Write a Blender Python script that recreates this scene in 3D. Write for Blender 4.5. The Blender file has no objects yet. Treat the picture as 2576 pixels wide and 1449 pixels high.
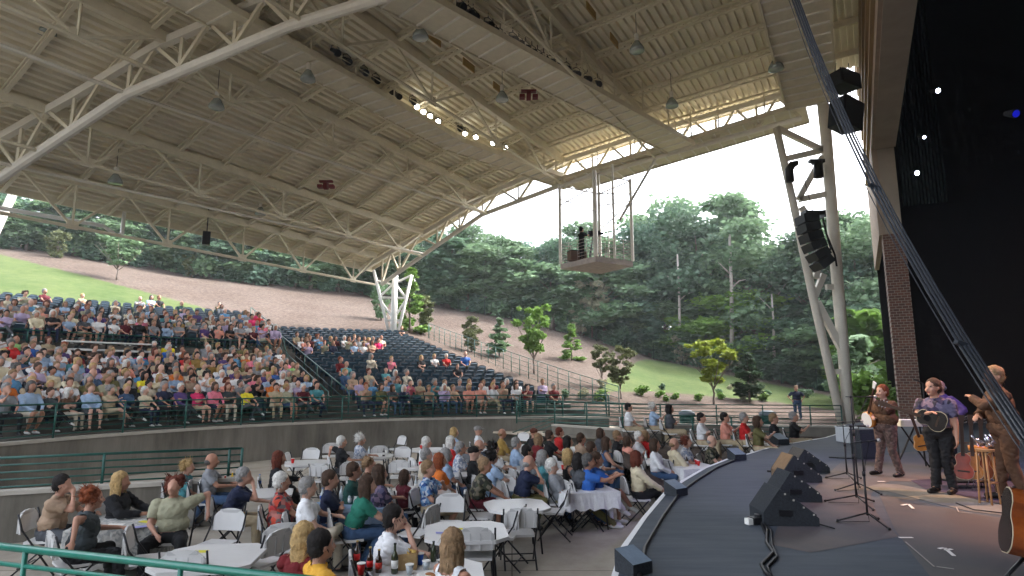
import bpy, bmesh, math, random
import numpy as np
from mathutils import Vector, Matrix, noise
R = random.Random(7)
sc = bpy.context.scene
COL = sc.collection
# ------------------------------------------------------------------ camera model
FL = 1500.0; TH = math.atan(232/FL); SN, CS = math.sin(TH), math.cos(TH)
EZ = 2.85
def ray(px, py):
    a = (px-1288)/FL; b = (724.5-py)/FL
    return Vector((a, CS-b*SN, SN+b*CS))
def at_z(px, py, z):
    r = ray(px, py); k = (z-EZ)/r.z; return Vector((r.x*k, r.y*k, z))
def at_y(px, py, y):
    r = ray(px, py); k = y/r.y; return Vector((r.x*k, y, EZ+r.z*k))
def proj(p):
    x, y, z = p[0], p[1], p[2]-EZ
    f = y*CS+z*SN; up = -y*SN+z*CS
    if f < .05: return (-9999, -9999)
    return (1288+FL*x/f, 724.5-FL*up/f)
PH = math.radians(31)
U = Vector((math.sin(PH), math.cos(PH), 0)); V = Vector((-U.y, U.x, 0))
def ST(s, t, z): return U*s+V*t+Vector((0, 0, z))
def at_s(px, py, s):
    r = ray(px, py); k = s/r.dot(U); p = r*k; return (p.dot(V), EZ+p.z)
def at_t(px, py, t):
    r = ray(px, py); k = t/r.dot(V); p = r*k; return (p.dot(U), EZ+p.z)
cam_d = bpy.data.cameras.new('camera'); cam = bpy.data.objects.new('camera', cam_d); COL.objects.link(cam)
cam.location = (0, 0, EZ); cam.rotation_euler = (math.pi/2+TH, 0, 0)
cam_d.sensor_width = 36; cam_d.lens = 36*FL/2576; cam_d.clip_end = 2000; cam_d.clip_start = .05
sc.camera = cam
# ------------------------------------------------------------------ materials
M = {}
def mat(name, col, rough=.8, var=0., scale=8., bump=0., metal=0., col2=None, emit=0, spec=.3, detail=4):
    if name in M: return M[name]
    m = bpy.data.materials.new(name); m.use_nodes = True; n = m.node_tree.nodes; l = m.node_tree.links
    b = n['Principled BSDF']; b.inputs['Roughness'].default_value = rough; b.inputs['Metallic'].default_value = metal
    b.inputs['Specular IOR Level'].default_value = spec
    b.inputs['Base Color'].default_value = (*col, 1)
    if emit:
        b.inputs['Emission Color'].default_value = (*col, 1); b.inputs['Emission Strength'].default_value = emit
    if var or bump or col2:
        tc = n.new('ShaderNodeTexCoord'); nz = n.new('ShaderNodeTexNoise'); nz.inputs['Scale'].default_value = scale
        nz.inputs['Detail'].default_value = detail; nz.inputs['Roughness'].default_value = .65
        l.new(tc.outputs['Object'], nz.inputs['Vector'])
        rp = n.new('ShaderNodeValToRGB'); l.new(nz.outputs['Fac'], rp.inputs['Fac'])
        c2 = col2 or tuple(min(1, c*(1+var)) for c in col); c1 = col if col2 else tuple(c*(1-var) for c in col)
        rp.color_ramp.elements[0].position = .33; rp.color_ramp.elements[1].position = .67
        rp.color_ramp.elements[0].color = (*c1, 1); rp.color_ramp.elements[1].color = (*c2, 1)
        l.new(rp.outputs['Color'], b.inputs['Base Color'])
        if bump:
            bp = n.new('ShaderNodeBump'); bp.inputs['Strength'].default_value = bump; bp.inputs['Distance'].default_value = .05
            l.new(nz.outputs['Fac'], bp.inputs['Height']); l.new(bp.outputs['Normal'], b.inputs['Normal'])
    M[name] = m; return m
def srgb(r, g, b):
    f = lambda c: (c/255/12.92) if c/255 <= .04045 else ((c/255+.055)/1.055)**2.4
    return (f(r), f(g), f(b))
# ------------------------------------------------------------------ mesh builder
class MB:
    def __init__(s): s.v = []; s.f = []; s.m = []; s.mi = 0
    def add(s, vs, fs):
        o = len(s.v); s.v += [tuple(p) for p in vs]
        for f in fs: s.f.append([i+o for i in f]); s.m.append(s.mi)
    def quad(s, a, b, c, d): s.add([a, b, c, d], [[0, 1, 2, 3]])
    def box(s, c, h, mx=None):
        vs = []
        for x in (-1, 1):
            for y in (-1, 1):
                for z in (-1, 1):
                    p = Vector((x*h[0]/2, y*h[1]/2, z*h[2]/2))
                    if mx: p = mx @ p
                    vs.append(p+Vector(c))
        s.add(vs, [[0, 1, 3, 2], [4, 6, 7, 5], [0, 4, 5, 1], [2, 3, 7, 6], [0, 2, 6, 4], [1, 5, 7, 3]])
    def beam(s, a, b, w, h, up=(0, 0, 1)):
        a, b = Vector(a), Vector(b); d = b-a; L = d.length
        if L < 1e-6: return
        d.normalize(); x = d.cross(Vector(up))
        if x.length < 1e-3: x = d.cross(Vector((0, 1, 0)))
        x.normalize(); z = x.cross(d)
        mx = Matrix((x, d, z)).transposed()
        s.box((a+b)/2, (w, L, h), mx)
    def tube(s, pts, rad, n=8, cap=True):
        pts = [Vector(p) for p in pts]; k = len(pts)
        if not isinstance(rad, (list, tuple)): rad = [rad]*k
        o = len(s.v); ref = None
        for i, p in enumerate(pts):
            d = (pts[min(i+1, k-1)]-pts[max(i-1, 0)])
            if d.length < 1e-7: d = Vector((0, 0, 1))
            d.normalize()
            if ref is None: ref = Vector((1, 0, 0)) if abs(d.x) < .8 else Vector((0, 1, 0))
            x = (ref-d*ref.dot(d)).normalized(); y = d.cross(x); ref = x
            for j in range(n):
                a = 2*math.pi*j/n; s.v.append(tuple(p+(x*math.cos(a)+y*math.sin(a))*rad[i]))
        for i in range(k-1):
            for j in range(n):
                s.f.append([o+i*n+j, o+i*n+(j+1) % n, o+(i+1)*n+(j+1) % n, o+(i+1)*n+j]); s.m.append(s.mi)
        if cap:
            s.f.append([o+j for j in range(n)][::-1]); s.m.append(s.mi)
            s.f.append([o+(k-1)*n+j for j in range(n)]); s.m.append(s.mi)
    def lathe(s, prof, c=(0, 0, 0), n=14, mx=None):
        o = len(s.v); k = len(prof)
        for r, z in prof:
            for j in range(n):
                a = 2*math.pi*j/n; p = Vector((r*math.cos(a), r*math.sin(a), z))
                if mx: p = mx @ p
                s.v.append(tuple(p+Vector(c)))
        for i in range(k-1):
            for j in range(n):
                s.f.append([o+i*n+j, o+i*n+(j+1) % n, o+(i+1)*n+(j+1) % n, o+(i+1)*n+j]); s.m.append(s.mi)
        s.f.append([o+j for j in range(n)][::-1]); s.m.append(s.mi)
        s.f.append([o+(k-1)*n+j for j in range(n)]); s.m.append(s.mi)
    def ell(s, c, r, n=12, m=8, mx=None):
        prof = [(math.sin(math.pi*(i+.001)/m), -math.cos(math.pi*(i+.001)/m)) for i in range(m)]+[(.003, 1)]
        S = Matrix.Diagonal(Vector(r)); s.lathe(prof, c, n, (mx @ S) if mx else S)
    def prism(s, out, z0, z1, mx=None, c=(0, 0, 0)):
        n = len(out); vs = [Vector((x, y, z)) for z in (z0, z1) for x, y in out]
        if mx: vs = [mx @ p for p in vs]
        vs = [p+Vector(c) for p in vs]
        s.add(vs, [list(range(n))[::-1], list(range(n, 2*n))]+[[i, (i+1) % n, n+(i+1) % n, n+i] for i in range(n)])
    def mesh(s, name, mats, smooth=False):
        me = bpy.data.meshes.new(name); me.from_pydata(s.v, [], s.f)
        if not isinstance(mats, (list, tuple)): mats = [mats]
        for m in mats: me.materials.append(m)
        if len(mats) > 1: me.polygons.foreach_set('material_index', s.m)
        if smooth: me.polygons.foreach_set('use_smooth', [True]*len(me.polygons))
        me.update(); return me
    def build(s, name, mats, parent=None, smooth=False):
        o = bpy.data.objects.new(name, s.mesh(name, mats, smooth)); COL.objects.link(o)
        if parent is not None: o.parent = parent
        return o
def tag(o, label=None, cat=None, group=None, kind=None):
    if label: o['label'] = label
    if cat: o['category'] = cat
    if group: o['group'] = group
    if kind: o['kind'] = kind
    return o
def empty(name, loc=(0, 0, 0), rz=0, label=None, cat=None, group=None):
    o = bpy.data.objects.new(name, None); COL.objects.link(o); o.location = loc; o.rotation_euler = (0, 0, rz)
    o.empty_display_size = .1
    return tag(o, label, cat, group)
def copy_tree(o, parent=None):
    c = o.copy(); COL.objects.link(c)
    if parent is not None: c.parent = parent
    for ch in list(o.children): copy_tree(ch, c)
    return c
def inst(name, me, parent=None, loc=(0, 0, 0), rz=0):
    o = bpy.data.objects.new(name, me); COL.objects.link(o); o.location = loc; o.rotation_euler = (0, 0, rz)
    if parent is not None: o.parent = parent
    return o
def struct(name, mb, m, smooth=False): return tag(mb.build(name, m, None, smooth), kind='structure')
def rotz(a): return Matrix.Rotation(a, 3, 'Z')
ORD = ['zeroth', 'first', 'second', 'third', 'fourth', 'fifth', 'sixth', 'seventh', 'eighth', 'ninth', 'tenth', 'eleventh', 'twelfth', 'thirteenth', 'fourteenth', 'fifteenth', 'sixteenth', 'seventeenth', 'eighteenth', 'nineteenth', 'twentieth', 'twenty-first', 'twenty-second', 'twenty-third', 'twenty-fourth', 'twenty-fifth', 'twenty-sixth', 'twenty-seventh', 'twenty-eighth', 'twenty-ninth', 'thirtieth']
def ordn(i):
    if i < len(ORD): return ORD[i]
    return str(i)+('th' if i % 100 in (11, 12, 13) else {1: 'st', 2: 'nd', 3: 'rd'}.get(i % 10, 'th'))
# ------------------------------------------------------------------ light and sky
w = bpy.data.worlds.new('World'); sc.world = w; w.use_nodes = True
nt = w.node_tree; bg = nt.nodes['Background']; sky = nt.nodes.new('ShaderNodeTexSky'); sky.sky_type = 'NISHITA'; sky.sun_disc = False
SUN_EL, SUN_AZ = math.radians(48), math.radians(70)
sky.sun_elevation = SUN_EL; sky.sun_rotation = SUN_AZ; sky.air_density = 1.0; sky.dust_density = 4.0; sky.ozone_density = 1.5
hs = nt.nodes.new('ShaderNodeHueSaturation'); hs.inputs['Saturation'].default_value = .35
nt.links.new(sky.outputs[0], hs.inputs['Color']); nt.links.new(hs.outputs[0], bg.inputs[0]); bg.inputs[1].default_value = .15
sd = bpy.data.lights.new('sun', 'SUN'); sd.energy = .85; sd.angle = math.radians(14); sd.color = (1, .96, .9)
so = bpy.data.objects.new('sun', sd); COL.objects.link(so)
sdir = Vector((math.sin(SUN_AZ)*math.cos(SUN_EL), math.cos(SUN_AZ)*math.cos(SUN_EL), math.sin(SUN_EL)))
so.rotation_euler = (-sdir).to_track_quat('-Z', 'Y').to_euler()
sc.view_settings.view_transform = 'Standard'; sc.view_settings.look = 'None'; sc.view_settings.exposure = 2.9; sc.view_settings.gamma = 1
sc.cycles.max_bounces = 7; sc.cycles.diffuse_bounces = 5; sc.cycles.use_denoising = True
sc.cycles.transparent_max_bounces = 4
# ------------------------------------------------------------------ common materials
beige = mat('cream_painted_steel', (.66, .60, .46), .55, .06, 3)
beige_t = mat('pale_painted_tube', (.72, .68, .6), .4, .05, 3)
deckm = mat('cream_roof_deck', (.78, .72, .57), .6, .08, .6)
white_m = mat('white_painted_steel', (.8, .8, .78), .45, .04, 3)
greenm = mat('dark_green_railing', (.012, .09, .072), .35, .15, 5, spec=.5)
greenr = mat('bright_green_railing', (.012, .17, .12), .3, .15, 5, spec=.6)
black = mat('black_cloth', (.004, .004, .005), .95)
blackm = mat('black_painted_metal', (.012, .012, .014), .45, .2, 9)
conc = mat('weathered_concrete', (.17, .155, .13), .9, .3, 1.1, .15, detail=9)
concl = mat('light_concrete_floor', (.38, .34, .28), .85, .12, .8, .05, detail=8)
def tex_mat(name, c1, c2, mscale, nscale, joints=None, rough=.9):
    m = bpy.data.materials.new(name); m.use_nodes = True; n = m.node_tree.nodes; l = m.node_tree.links; b = n['Principled BSDF']; b.inputs['Roughness'].default_value = rough; b.inputs['Specular IOR Level'].default_value = .25
    tc = n.new('ShaderNodeTexCoord'); mp = n.new('ShaderNodeMapping'); mp.inputs['Scale'].default_value = mscale; l.new(tc.outputs['Object'], mp.inputs['Vector'])
    a = n.new('ShaderNodeTexNoise'); a.inputs['Scale'].default_value = nscale; a.inputs['Detail'].default_value = 8; a.inputs['Roughness'].default_value = .7; l.new(mp.outputs[0], a.inputs['Vector'])
    a2 = n.new('ShaderNodeTexNoise'); a2.inputs['Scale'].default_value = .35; a2.inputs['Detail'].default_value = 5; l.new(tc.outputs['Object'], a2.inputs['Vector'])
    ad = n.new('ShaderNodeMath'); ad.operation = 'ADD'; l.new(a.outputs[0], ad.inputs[0]); l.new(a2.outputs[0], ad.inputs[1]); hv = n.new('ShaderNodeMath'); hv.operation = 'MULTIPLY'; hv.inputs[1].default_value = .5; l.new(ad.outputs[0], hv.inputs[0])
    r = n.new('ShaderNodeValToRGB'); r.color_ramp.elements[0].position = .38; r.color_ramp.elements[1].position = .62; r.color_ramp.elements[0].color = (*c1, 1); r.color_ramp.elements[1].color = (*c2, 1); l.new(hv.outputs[0], r.inputs[0]); out = r.outputs[0]
    if joints:
        bt = n.new('ShaderNodeTexBrick'); bt.offset = 0; bt.inputs['Scale'].default_value = 1; bt.inputs['Brick Width'].default_value = joints; bt.inputs['Row Height'].default_value = joints; bt.inputs['Mortar Size'].default_value = .012; bt.inputs['Color1'].default_value = (1, 1, 1, 1); bt.inputs['Color2'].default_value = (.93, .93, .93, 1); bt.inputs['Mortar'].default_value = (.45, .43, .4, 1)
        l.new(tc.outputs['Object'], bt.inputs['Vector']); mx = n.new('ShaderNodeMix'); mx.data_type = 'RGBA'; mx.blend_type = 'MULTIPLY'; mx.inputs[0].default_value = 1; l.new(out, mx.inputs[6]); l.new(bt.outputs[0], mx.inputs[7]); out = mx.outputs[2]
    l.new(out, b.inputs['Base Color']); M[name] = m; return m
streak = tex_mat('streaked_concrete', (.105, .095, .078), (.235, .215, .18), (1, 1, .16), 2.2)
slab = tex_mat('jointed_slab_concrete', (.29, .255, .21), (.43, .39, .325), (1, 1, 1), 1.4, 3.2, .8)
capm = mat('pale_concrete_coping', (.42, .39, .34), .85, .1, 3)
plastic = mat('white_plastic', (.62, .61, .60), .35, .04, 4, spec=.5)
plastic2 = mat('grey_white_plastic', (.47, .465, .46), .4, .05, 4, spec=.4)
legm = mat('dark_bronze_leg', (.025, .025, .028), .35, .2, 9, metal=.3)
seatm = mat('navy_seat_plastic', (.012, .028, .045), .35, .25, 5, spec=.6)
brick = bpy.data.materials.new('red_brick'); brick.use_nodes = True
_n = brick.node_tree.nodes; _l = brick.node_tree.links
_b = _n.new('ShaderNodeTexBrick'); _b.inputs['Scale'].default_value = 2.2; _b.inputs['Color1'].default_value = (.17, .075, .05, 1)
_b.inputs['Color2'].default_value = (.10, .05, .04, 1); _b.inputs['Mortar'].default_value = (.32, .27, .22, 1); _b.inputs['Mortar Size'].default_value = .02
_m = _n.new('ShaderNodeMapping'); _t = _n.new('ShaderNodeTexCoord'); _l.new(_t.outputs['Object'], _m.inputs['Vector'])
_m.inputs['Rotation'].default_value = (math.pi/2, 0, 0)
_l.new(_m.outputs[0], _b.inputs['Vector']); _l.new(_b.outputs[0], _n['Principled BSDF'].inputs['Base Color']); _n['Principled BSDF'].inputs['Roughness'].default_value = .9
M['brick'] = brick
# ================================================================== terrain
# columns of the hillside: azimuth (as picture column), near foot of slope (distance, height), top of slope (distance, picture row)
HC = [(-700, 26, 6.2, 48, 590), (-300, 28, 6.3, 52, 605), (0, 31.6, 6.5, 55, 626), (130, 33, 6.5, 57, 640), (500, 38.5, 6.5, 61, 700), (950, 45, 6.2, 65, 750), (1060, 45.5, 6.0, 65, 768),
      (1250, 40, 3.2, 63, 797), (1480, 32, 1.5, 62, 852), (1650, 29, .75, 61, 905), (1760, 29, .7, 58, 927), (2000, 30, .6, 54, 976), (2110, 30, .6, 51, 992), (2300, 31, .6, 48, 1002), (2700, 32, .6, 45, 1010), (3600, 30, .6, 42, 1010)]
def hcol(px):
    for i in range(len(HC)-1):
        a, b = HC[i], HC[i+1]
        if px <= b[0] or i == len(HC)-2:
            f = max(0, min(1, (px-a[0])/(b[0]-a[0]))); f2 = f
            c = [a[k]+(b[k]-a[k])*f2 for k in range(5)]
            return c[1], c[2], c[3], at_y(px, c[4], c[3]).z
def ground_z(px, d):
    d1, z1, d2, z2 = hcol(px)
    if d <= d1: return z1-(d1-d)*.5 if z1 > 1.2 else z1-.02*(d1-d)
    if d <= d2:
        f = (d-d1)/(d2-d1); return z1+(z2-z1)*(f*.75+.25*f*f*(3-2*f))
    return z2+(1-math.exp(-(d-d2)/22))*(8 if px < 1100 else max(3, 8-(px-1100)/80))
def ground_hit(px, py):
    d1, z1, d2, z2 = hcol(px); d = d1; best = (1e9, d1)
    while d < d2:
        p = at_y(px, 956, d); q = proj((p.x, d, ground_z(px, d)))
        if abs(q[1]-py) < best[0]: best = (abs(q[1]-py), d)
        d += .15
    d = best[1]; x = (px-1288)/FL*(d/(CS-(724.5-py)/FL*SN))
    return Vector((x, d, ground_z(px, d)))
def poly_sd(p, poly):
    inside = False; md = 1e9; n = len(poly)
    for i in range(n):
        (x1, y1), (x2, y2) = poly[i], poly[(i+1) % n]
        if (y1 > p[1]) != (y2 > p[1]) and p[0] < (x2-x1)*(p[1]-y1)/(y2-y1)+x1: inside = not inside
        dx, dy = x2-x1, y2-y1; t = max(0, min(1, ((p[0]-x1)*dx+(p[1]-y1)*dy)/(dx*dx+dy*dy)))
        md = min(md, math.hypot(p[0]-x1-t*dx, p[1]-y1-t*dy))
    return md if inside else -md
G1 = [(-900, 570), (-300, 600), (0, 640), (160, 680), (320, 722), (480, 765), (640, 812), (760, 838), (760, 1100), (-900, 1100)]
G2 = [(1500, 985), (1530, 950), (1575, 922), (1620, 903), (1690, 912), (1760, 930), (1900, 957), (2110, 1000), (2400, 1012), (2400, 1075), (2110, 1035), (1960, 1012), (1800, 998), (1640, 985)]
px_s = list(range(-700, 2750, 12)); gv = []; gf = []; ga = []
rings = [-16, -8, -3, -1]+[i/44 for i in range(45)]+[1.02, 1.06, 1.15, 1.4, 2, 4, 12]
for px in px_s:
    d1, z1, d2, z2 = hcol(px)
    for r in rings:
        d = d1+r if r < 0 else d1+(d2-d1)*r
        d = max(d, 4)
        x = (px-1288)/FL*d/(CS-0)
        z = ground_z(px, d)
        if 0 < r < 1.1: z += .12*noise.noise(Vector((x*.25, d*.25, 0)))
        q = proj((x, d, z)); gv.append((x, d, z))
        ga.append(max(poly_sd(q, G1), poly_sd(q, G2))/25.0 if r < 1.1 and r > -2 else -2)
nr = len(rings)
for i in range(len(px_s)-1):
    for j in range(nr-1): gf.append((i*nr+j, (i+1)*nr+j, (i+1)*nr+j+1, i*nr+j+1))
me = bpy.data.meshes.new('hillside'); me.from_pydata(gv, [], gf)
at = me.attributes.new('lawn', 'FLOAT', 'POINT'); at.data.foreach_set('value', ga)
me.polygons.foreach_set('use_smooth', [True]*len(me.polygons))
hm = bpy.data.materials.new('mulch_and_lawn'); hm.use_nodes = True; n = hm.node_tree.nodes; l = hm.node_tree.links; b = n['Principled BSDF']; b.inputs['Roughness'].default_value = .95; b.inputs['Specular IOR Level'].default_value = .1
def nd(t, **k):
    x = n.new(t)
    for a, v_ in k.items(): x.inputs[a].default_value = v_
    return x
tc = nd('ShaderNodeTexCoord'); n1 = nd('ShaderNodeTexNoise', Scale=1.6, Detail=8., Roughness=.7); n2 = nd('ShaderNodeTexNoise', Scale=4., Detail=9., Roughness=.82); n3 = nd('ShaderNodeTexNoise', Scale=.25, Detail=4.)
for q in (n1, n2, n3): l.new(tc.outputs['Object'], q.inputs['Vector'])
def ramp(src, c1, c2, p1=.35, p2=.65):
    r = n.new('ShaderNodeValToRGB'); r.color_ramp.elements[0].color = (*c1, 1); r.color_ramp.elements[1].color = (*c2, 1)
    r.color_ramp.elements[0].position = p1; r.color_ramp.elements[1].position = p2; l.new(src, r.inputs[0]); return r.outputs[0]
def mix(f, a, b_, mode='MIX'):
    m = n.new('ShaderNodeMix'); m.data_type = 'RGBA'; m.blend_type = mode
    (l.new(f, m.inputs[0]) if not isinstance(f, float) else setattr(m.inputs[0], 'default_value', f)); l.new(a, m.inputs[6]); l.new(b_, m.inputs[7]); return m.outputs[2]
mul = mix(.5, ramp(n2.outputs[0], (.028, .02, .017), (.18, .14, .115), .4, .6), ramp(n3.outputs[0], (.07, .05, .042), (.11, .088, .076)))
grs = mix(.5, ramp(n1.outputs[0], (.04, .07, .02), (.10, .125, .045)), ramp(n3.outputs[0], (.05, .08, .028), (.10, .12, .05)))
aa = n.new('ShaderNodeAttribute'); aa.attribute_name = 'lawn'
ad = n.new('ShaderNodeMath'); ad.operation = 'MULTIPLY_ADD'; l.new(n1.outputs[0], ad.inputs[0]); ad.inputs[1].default_value = .5; l.new(aa.outputs['Fac'], ad.inputs[2])
l.new(mix(ramp(ad.outputs[0], (0, 0, 0), (1, 1, 1), .2, .32), mul, grs), b.inputs['Base Color'])
bp = nd('ShaderNodeBump', Strength=.6, Distance=.15); l.new(n2.outputs[0], bp.inputs['Height']); l.new(bp.outputs[0], b.inputs['Normal'])
me.materials.append(hm); tag(inst('hillside', me), kind='structure')
# base sheet and pit floor
g = MB(); g.quad((-600, -300, -.35), (600, -300, -.35), (600, 900, -.35), (-600, 900, -.35)); struct('ground', g, mat('earth', (.12, .10, .07), .95, .2, .3))
# ================================================================== bowl: wall, rows
CC = Vector((2, 11, 0)); R0 = 15.6; PITCH = .88; SL = .235; NR = 22
def bowl_z(r, left): return 1.3+SL*(r-R0-.6)+(.9 if left and r > R0+.6+10*PITCH else 0)
def polar(r, a, z=0): return CC+Vector((-math.sin(a)*r, math.cos(a)*r, z))   # a=0 is straight up the picture, + to the left
A_L, A_R = math.radians(88), math.radians(3)
AISLE = math.radians(33)
def right_lim(r): # angle of the right end of each row
    p1, p2 = Vector((3.6, 27.0)), Vector((-7.4, 45.2))
    lo, hi = -.2, 1.0
    for _ in range(30):
        m_ = (lo+hi)/2; q = polar(r, m_); side = (p2.x-p1.x)*(q.y-p1.y)-(p2.y-p1.y)*(q.x-p1.x)
        if side < 0: lo = m_
        else: hi = m_
    return lo
pitf = MB(); pitf.add([(-30, -6, -.004), (30, -6, -.004), (30, 29, -.004), (-30, 29, -.004)], [[0, 1, 2, 3]]); struct('pit_floor', pitf, slab)
# pit wall (curved)
wall = empty('pit_wall', (0, 0, 0), 0, 'curved grey concrete wall between the table floor and the raised seat rows', 'wall')
wb, wc = MB(), MB(); K = 60; a0, a1 = A_L+.5, right_lim(R0)-.02
aa_ = [a0+(a1-a0)*i/K for i in range(K+1)]
for i in range(K):
    for (mb, r1, r2, z1, z2) in ((wb, R0, R0+.3, -.1, 1.2), (wc, R0-.03, R0+.33, 1.2, 1.28)):
        p = [polar(r1, aa_[i]), polar(r1, aa_[i+1]), polar(r2, aa_[i+1]), polar(r2, aa_[i])]
        vs = [q+Vector((0, 0, z)) for z in (z1, z2) for q in p]
        mb.add(vs, [[0, 1, 5, 4], [3, 7, 6, 2], [4, 5, 6, 7], [0, 3, 2, 1], [0, 4, 7, 3], [1, 2, 6, 5]])
wb.build('wall_body', streak, wall); wc.build('coping', capm, wall)
# stepped terraces
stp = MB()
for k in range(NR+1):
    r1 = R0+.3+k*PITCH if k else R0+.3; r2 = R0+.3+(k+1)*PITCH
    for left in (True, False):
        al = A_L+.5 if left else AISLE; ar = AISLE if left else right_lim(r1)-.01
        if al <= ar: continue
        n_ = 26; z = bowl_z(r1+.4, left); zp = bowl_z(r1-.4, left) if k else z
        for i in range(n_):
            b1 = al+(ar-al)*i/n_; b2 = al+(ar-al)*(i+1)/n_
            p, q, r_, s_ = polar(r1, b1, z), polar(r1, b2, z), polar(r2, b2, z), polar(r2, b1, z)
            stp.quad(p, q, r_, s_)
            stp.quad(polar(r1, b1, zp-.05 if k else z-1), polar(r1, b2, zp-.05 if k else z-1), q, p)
struct('seating_steps', stp, mat('dark_step_concrete', (.13, .12, .105), .9, .2, 1.5))  # steps in one even, darker concrete
# ------------------------------------------------------------------ railing helper: posts + rails as parts
def railing(name, pts, h, nrail, label, cat='railing', m=greenm, rr=.022, pr=.03, step=1.8, group=None, base=.1, slope=None):
    e = empty(name, pts[0], 0, label, cat, group); o0 = Vector(pts[0])
    P = [Vector(p)-o0 for p in pts]
    for k in range(nrail):
        z = h-k*(h-base)/max(1, nrail-1) if nrail > 1 else h
        mb = MB(); mb.tube([p+Vector((0, 0, z)) for p in P], rr*(1.25 if k == 0 else .8), 6); mb.build('rail', m, e, True)
    L = 0; nxt = 0
    for i in range(len(P)-1):
        a, b_ = P[i], P[i+1]; seg = (b_-a).length
        while nxt <= L+seg+1e-6:
            q = a+(b_-a)*((nxt-L)/seg if seg else 0)
            mb = MB(); mb.tube([q, q+Vector((0, 0, h))], pr, 6); mb.build('post', m, e, True); nxt += step
        L += seg
    mb = MB(); mb.tube([P[-1], P[-1]+Vector((0, 0, h))], pr, 6); mb.build('post', m, e, True)
    return e
arc = [polar(R0+.15, a0+(a1-a0)*i/40, 1.28) for i in range(41)]
railing('front_railing', arc, .92, 6, 'long curved green railing on top of the wall, before the first seat row', step=1.9)
# lower wall at left with its rail
q0 = at_z(-200, 1425, 0); q1 = at_z(0, 1369, 0); cz = at_y(0, 1232, q1.y).z; q2 = at_z(605, 1198, cz)
q2.z = 0; q0 = q1+(q1-q2)*.8
lw = empty('low_wall', q1, 0, 'low grey concrete wall with pale coping in front of the curved wall, at the left', 'wall')
dd = (q2-q0); nn = Vector((-dd.y, dd.x, 0)).normalized()
mb = MB(); mb.beam(q0-q1+nn*.12+Vector((0, 0, cz/2-.1)), q2-q1+nn*.12+Vector((0, 0, cz/2-.1)), .22, cz); mb.build('wall_body', streak, lw)
mb = MB(); mb.beam(q0-q1+nn*.12+Vector((0, 0, cz-.06)), q2-q1+nn*.12+Vector((0, 0, cz-.06)), .28, .07); mb.build('coping', capm, lw)
railing('wall_railing', [q0+nn*.35+Vector((0, 0, cz-.1)), q2+nn*.35+Vector((0, 0, cz-.1))], .62, 5, 'dark green five-bar railing standing behind the low wall at the left', step=2.2)
# foreground rail
f0, f1 = at_z(-260, 1346, 1.12), at_z(644, 1444, 1.12); f1 = f1+(f1-f0)*.9
fg = Vector((0, 0, 1.12))
railing('foreground_railing', [f0-fg, f0+(f1-f0)*.51-fg, f1-fg], 1.12, 7, 'bright green metal railing closest to the camera at the bottom left corner', m=greenr, rr=.03, pr=.028, step=2.0, base=.12)
# aisle stair rails
for k_, (off, r1, r2, lb) in enumerate([(-.018, R0+1.2, R0+20.5, 'right'), (.022, R0+1.2, R0+20.5, 'left')]):
    pts = [polar(r, AISLE+off*22/r, bowl_z(r, off > 0)) for r in [r1+(r2-r1)*i/10 for i in range(11)]]
    railing('stair_handrail', pts, .95, 2, 'green sloping handrail along the %s side of the stair between the two seat blocks' % lb, rr=.024, step=2.6, base=.5, group='handrails of the seat stair')
# fence down the right side of the seats
pts = [Vector((3.9+(-7.3-3.9)*i/12, 27.2+(45.6-27.2)*i/12, 0)) for i in range(13)]
for p in pts:
    r = (p-CC).length; p.z = bowl_z(r, False)+.1; p.x += .9
railing('side_fence', pts, 1.15, 5, 'long green fence climbing along the right edge of the empty seats', rr=.014, pr=.022, step=.95)
# cross aisle wall in left block
r_c = R0+.6+10*PITCH-.05
mb = MB(); zc = bowl_z(r_c-.1, True)
for i in range(30):
    b1 = A_L+.3+(AISLE+.03-A_L-.3)*i/30; b2 = A_L+.3+(AISLE+.03-A_L-.3)*(i+1)/30
    mb.quad(polar(r_c, b1, zc-.3), polar(r_c, b2, zc-.3), polar(r_c, b2, zc+1.05), polar(r_c, b1, zc+1.05))
    mb.quad(polar(r_c, b1, zc+1.05), polar(r_c, b2, zc+1.05), polar(r_c+.2, b2, zc+1.05), polar(r_c+.2, b1, zc+1.05))
tag(mb.build('aisle_wall', conc), 'dark concrete wall below the upper seat tier in the left block', 'wall')
railing('aisle_railing', [polar(r_c-.1, A_L+.3+(AISLE+.05-A_L-.3)*i/20, zc+1.0) for i in range(21)], .5, 3, 'dark railing along the cross aisle of the left seat block', step=2.5)
# camera deck / white riser on aisle
cw = empty('equipment_table', polar(r_c-.9, math.radians(53), bowl_z(r_c-.9, False)), math.radians(53), 'long white-edged equipment table in the cross aisle among the crowd', 'table')
mb = MB(); mb.box((0, 0, .95), (3.2, .6, .07)); mb.build('table_top', white_m, cw)
mb = MB(); mb.box((0, 0, 1.28), (3.2, .5, .05)); mb.build('upper_shelf', white_m, cw)
for x in (-1.5, 0, 1.5):
    mb = MB(); mb.box((x, .2, .6), (.06, .06, 1.3)); mb.build('leg', blackm, cw)
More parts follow.
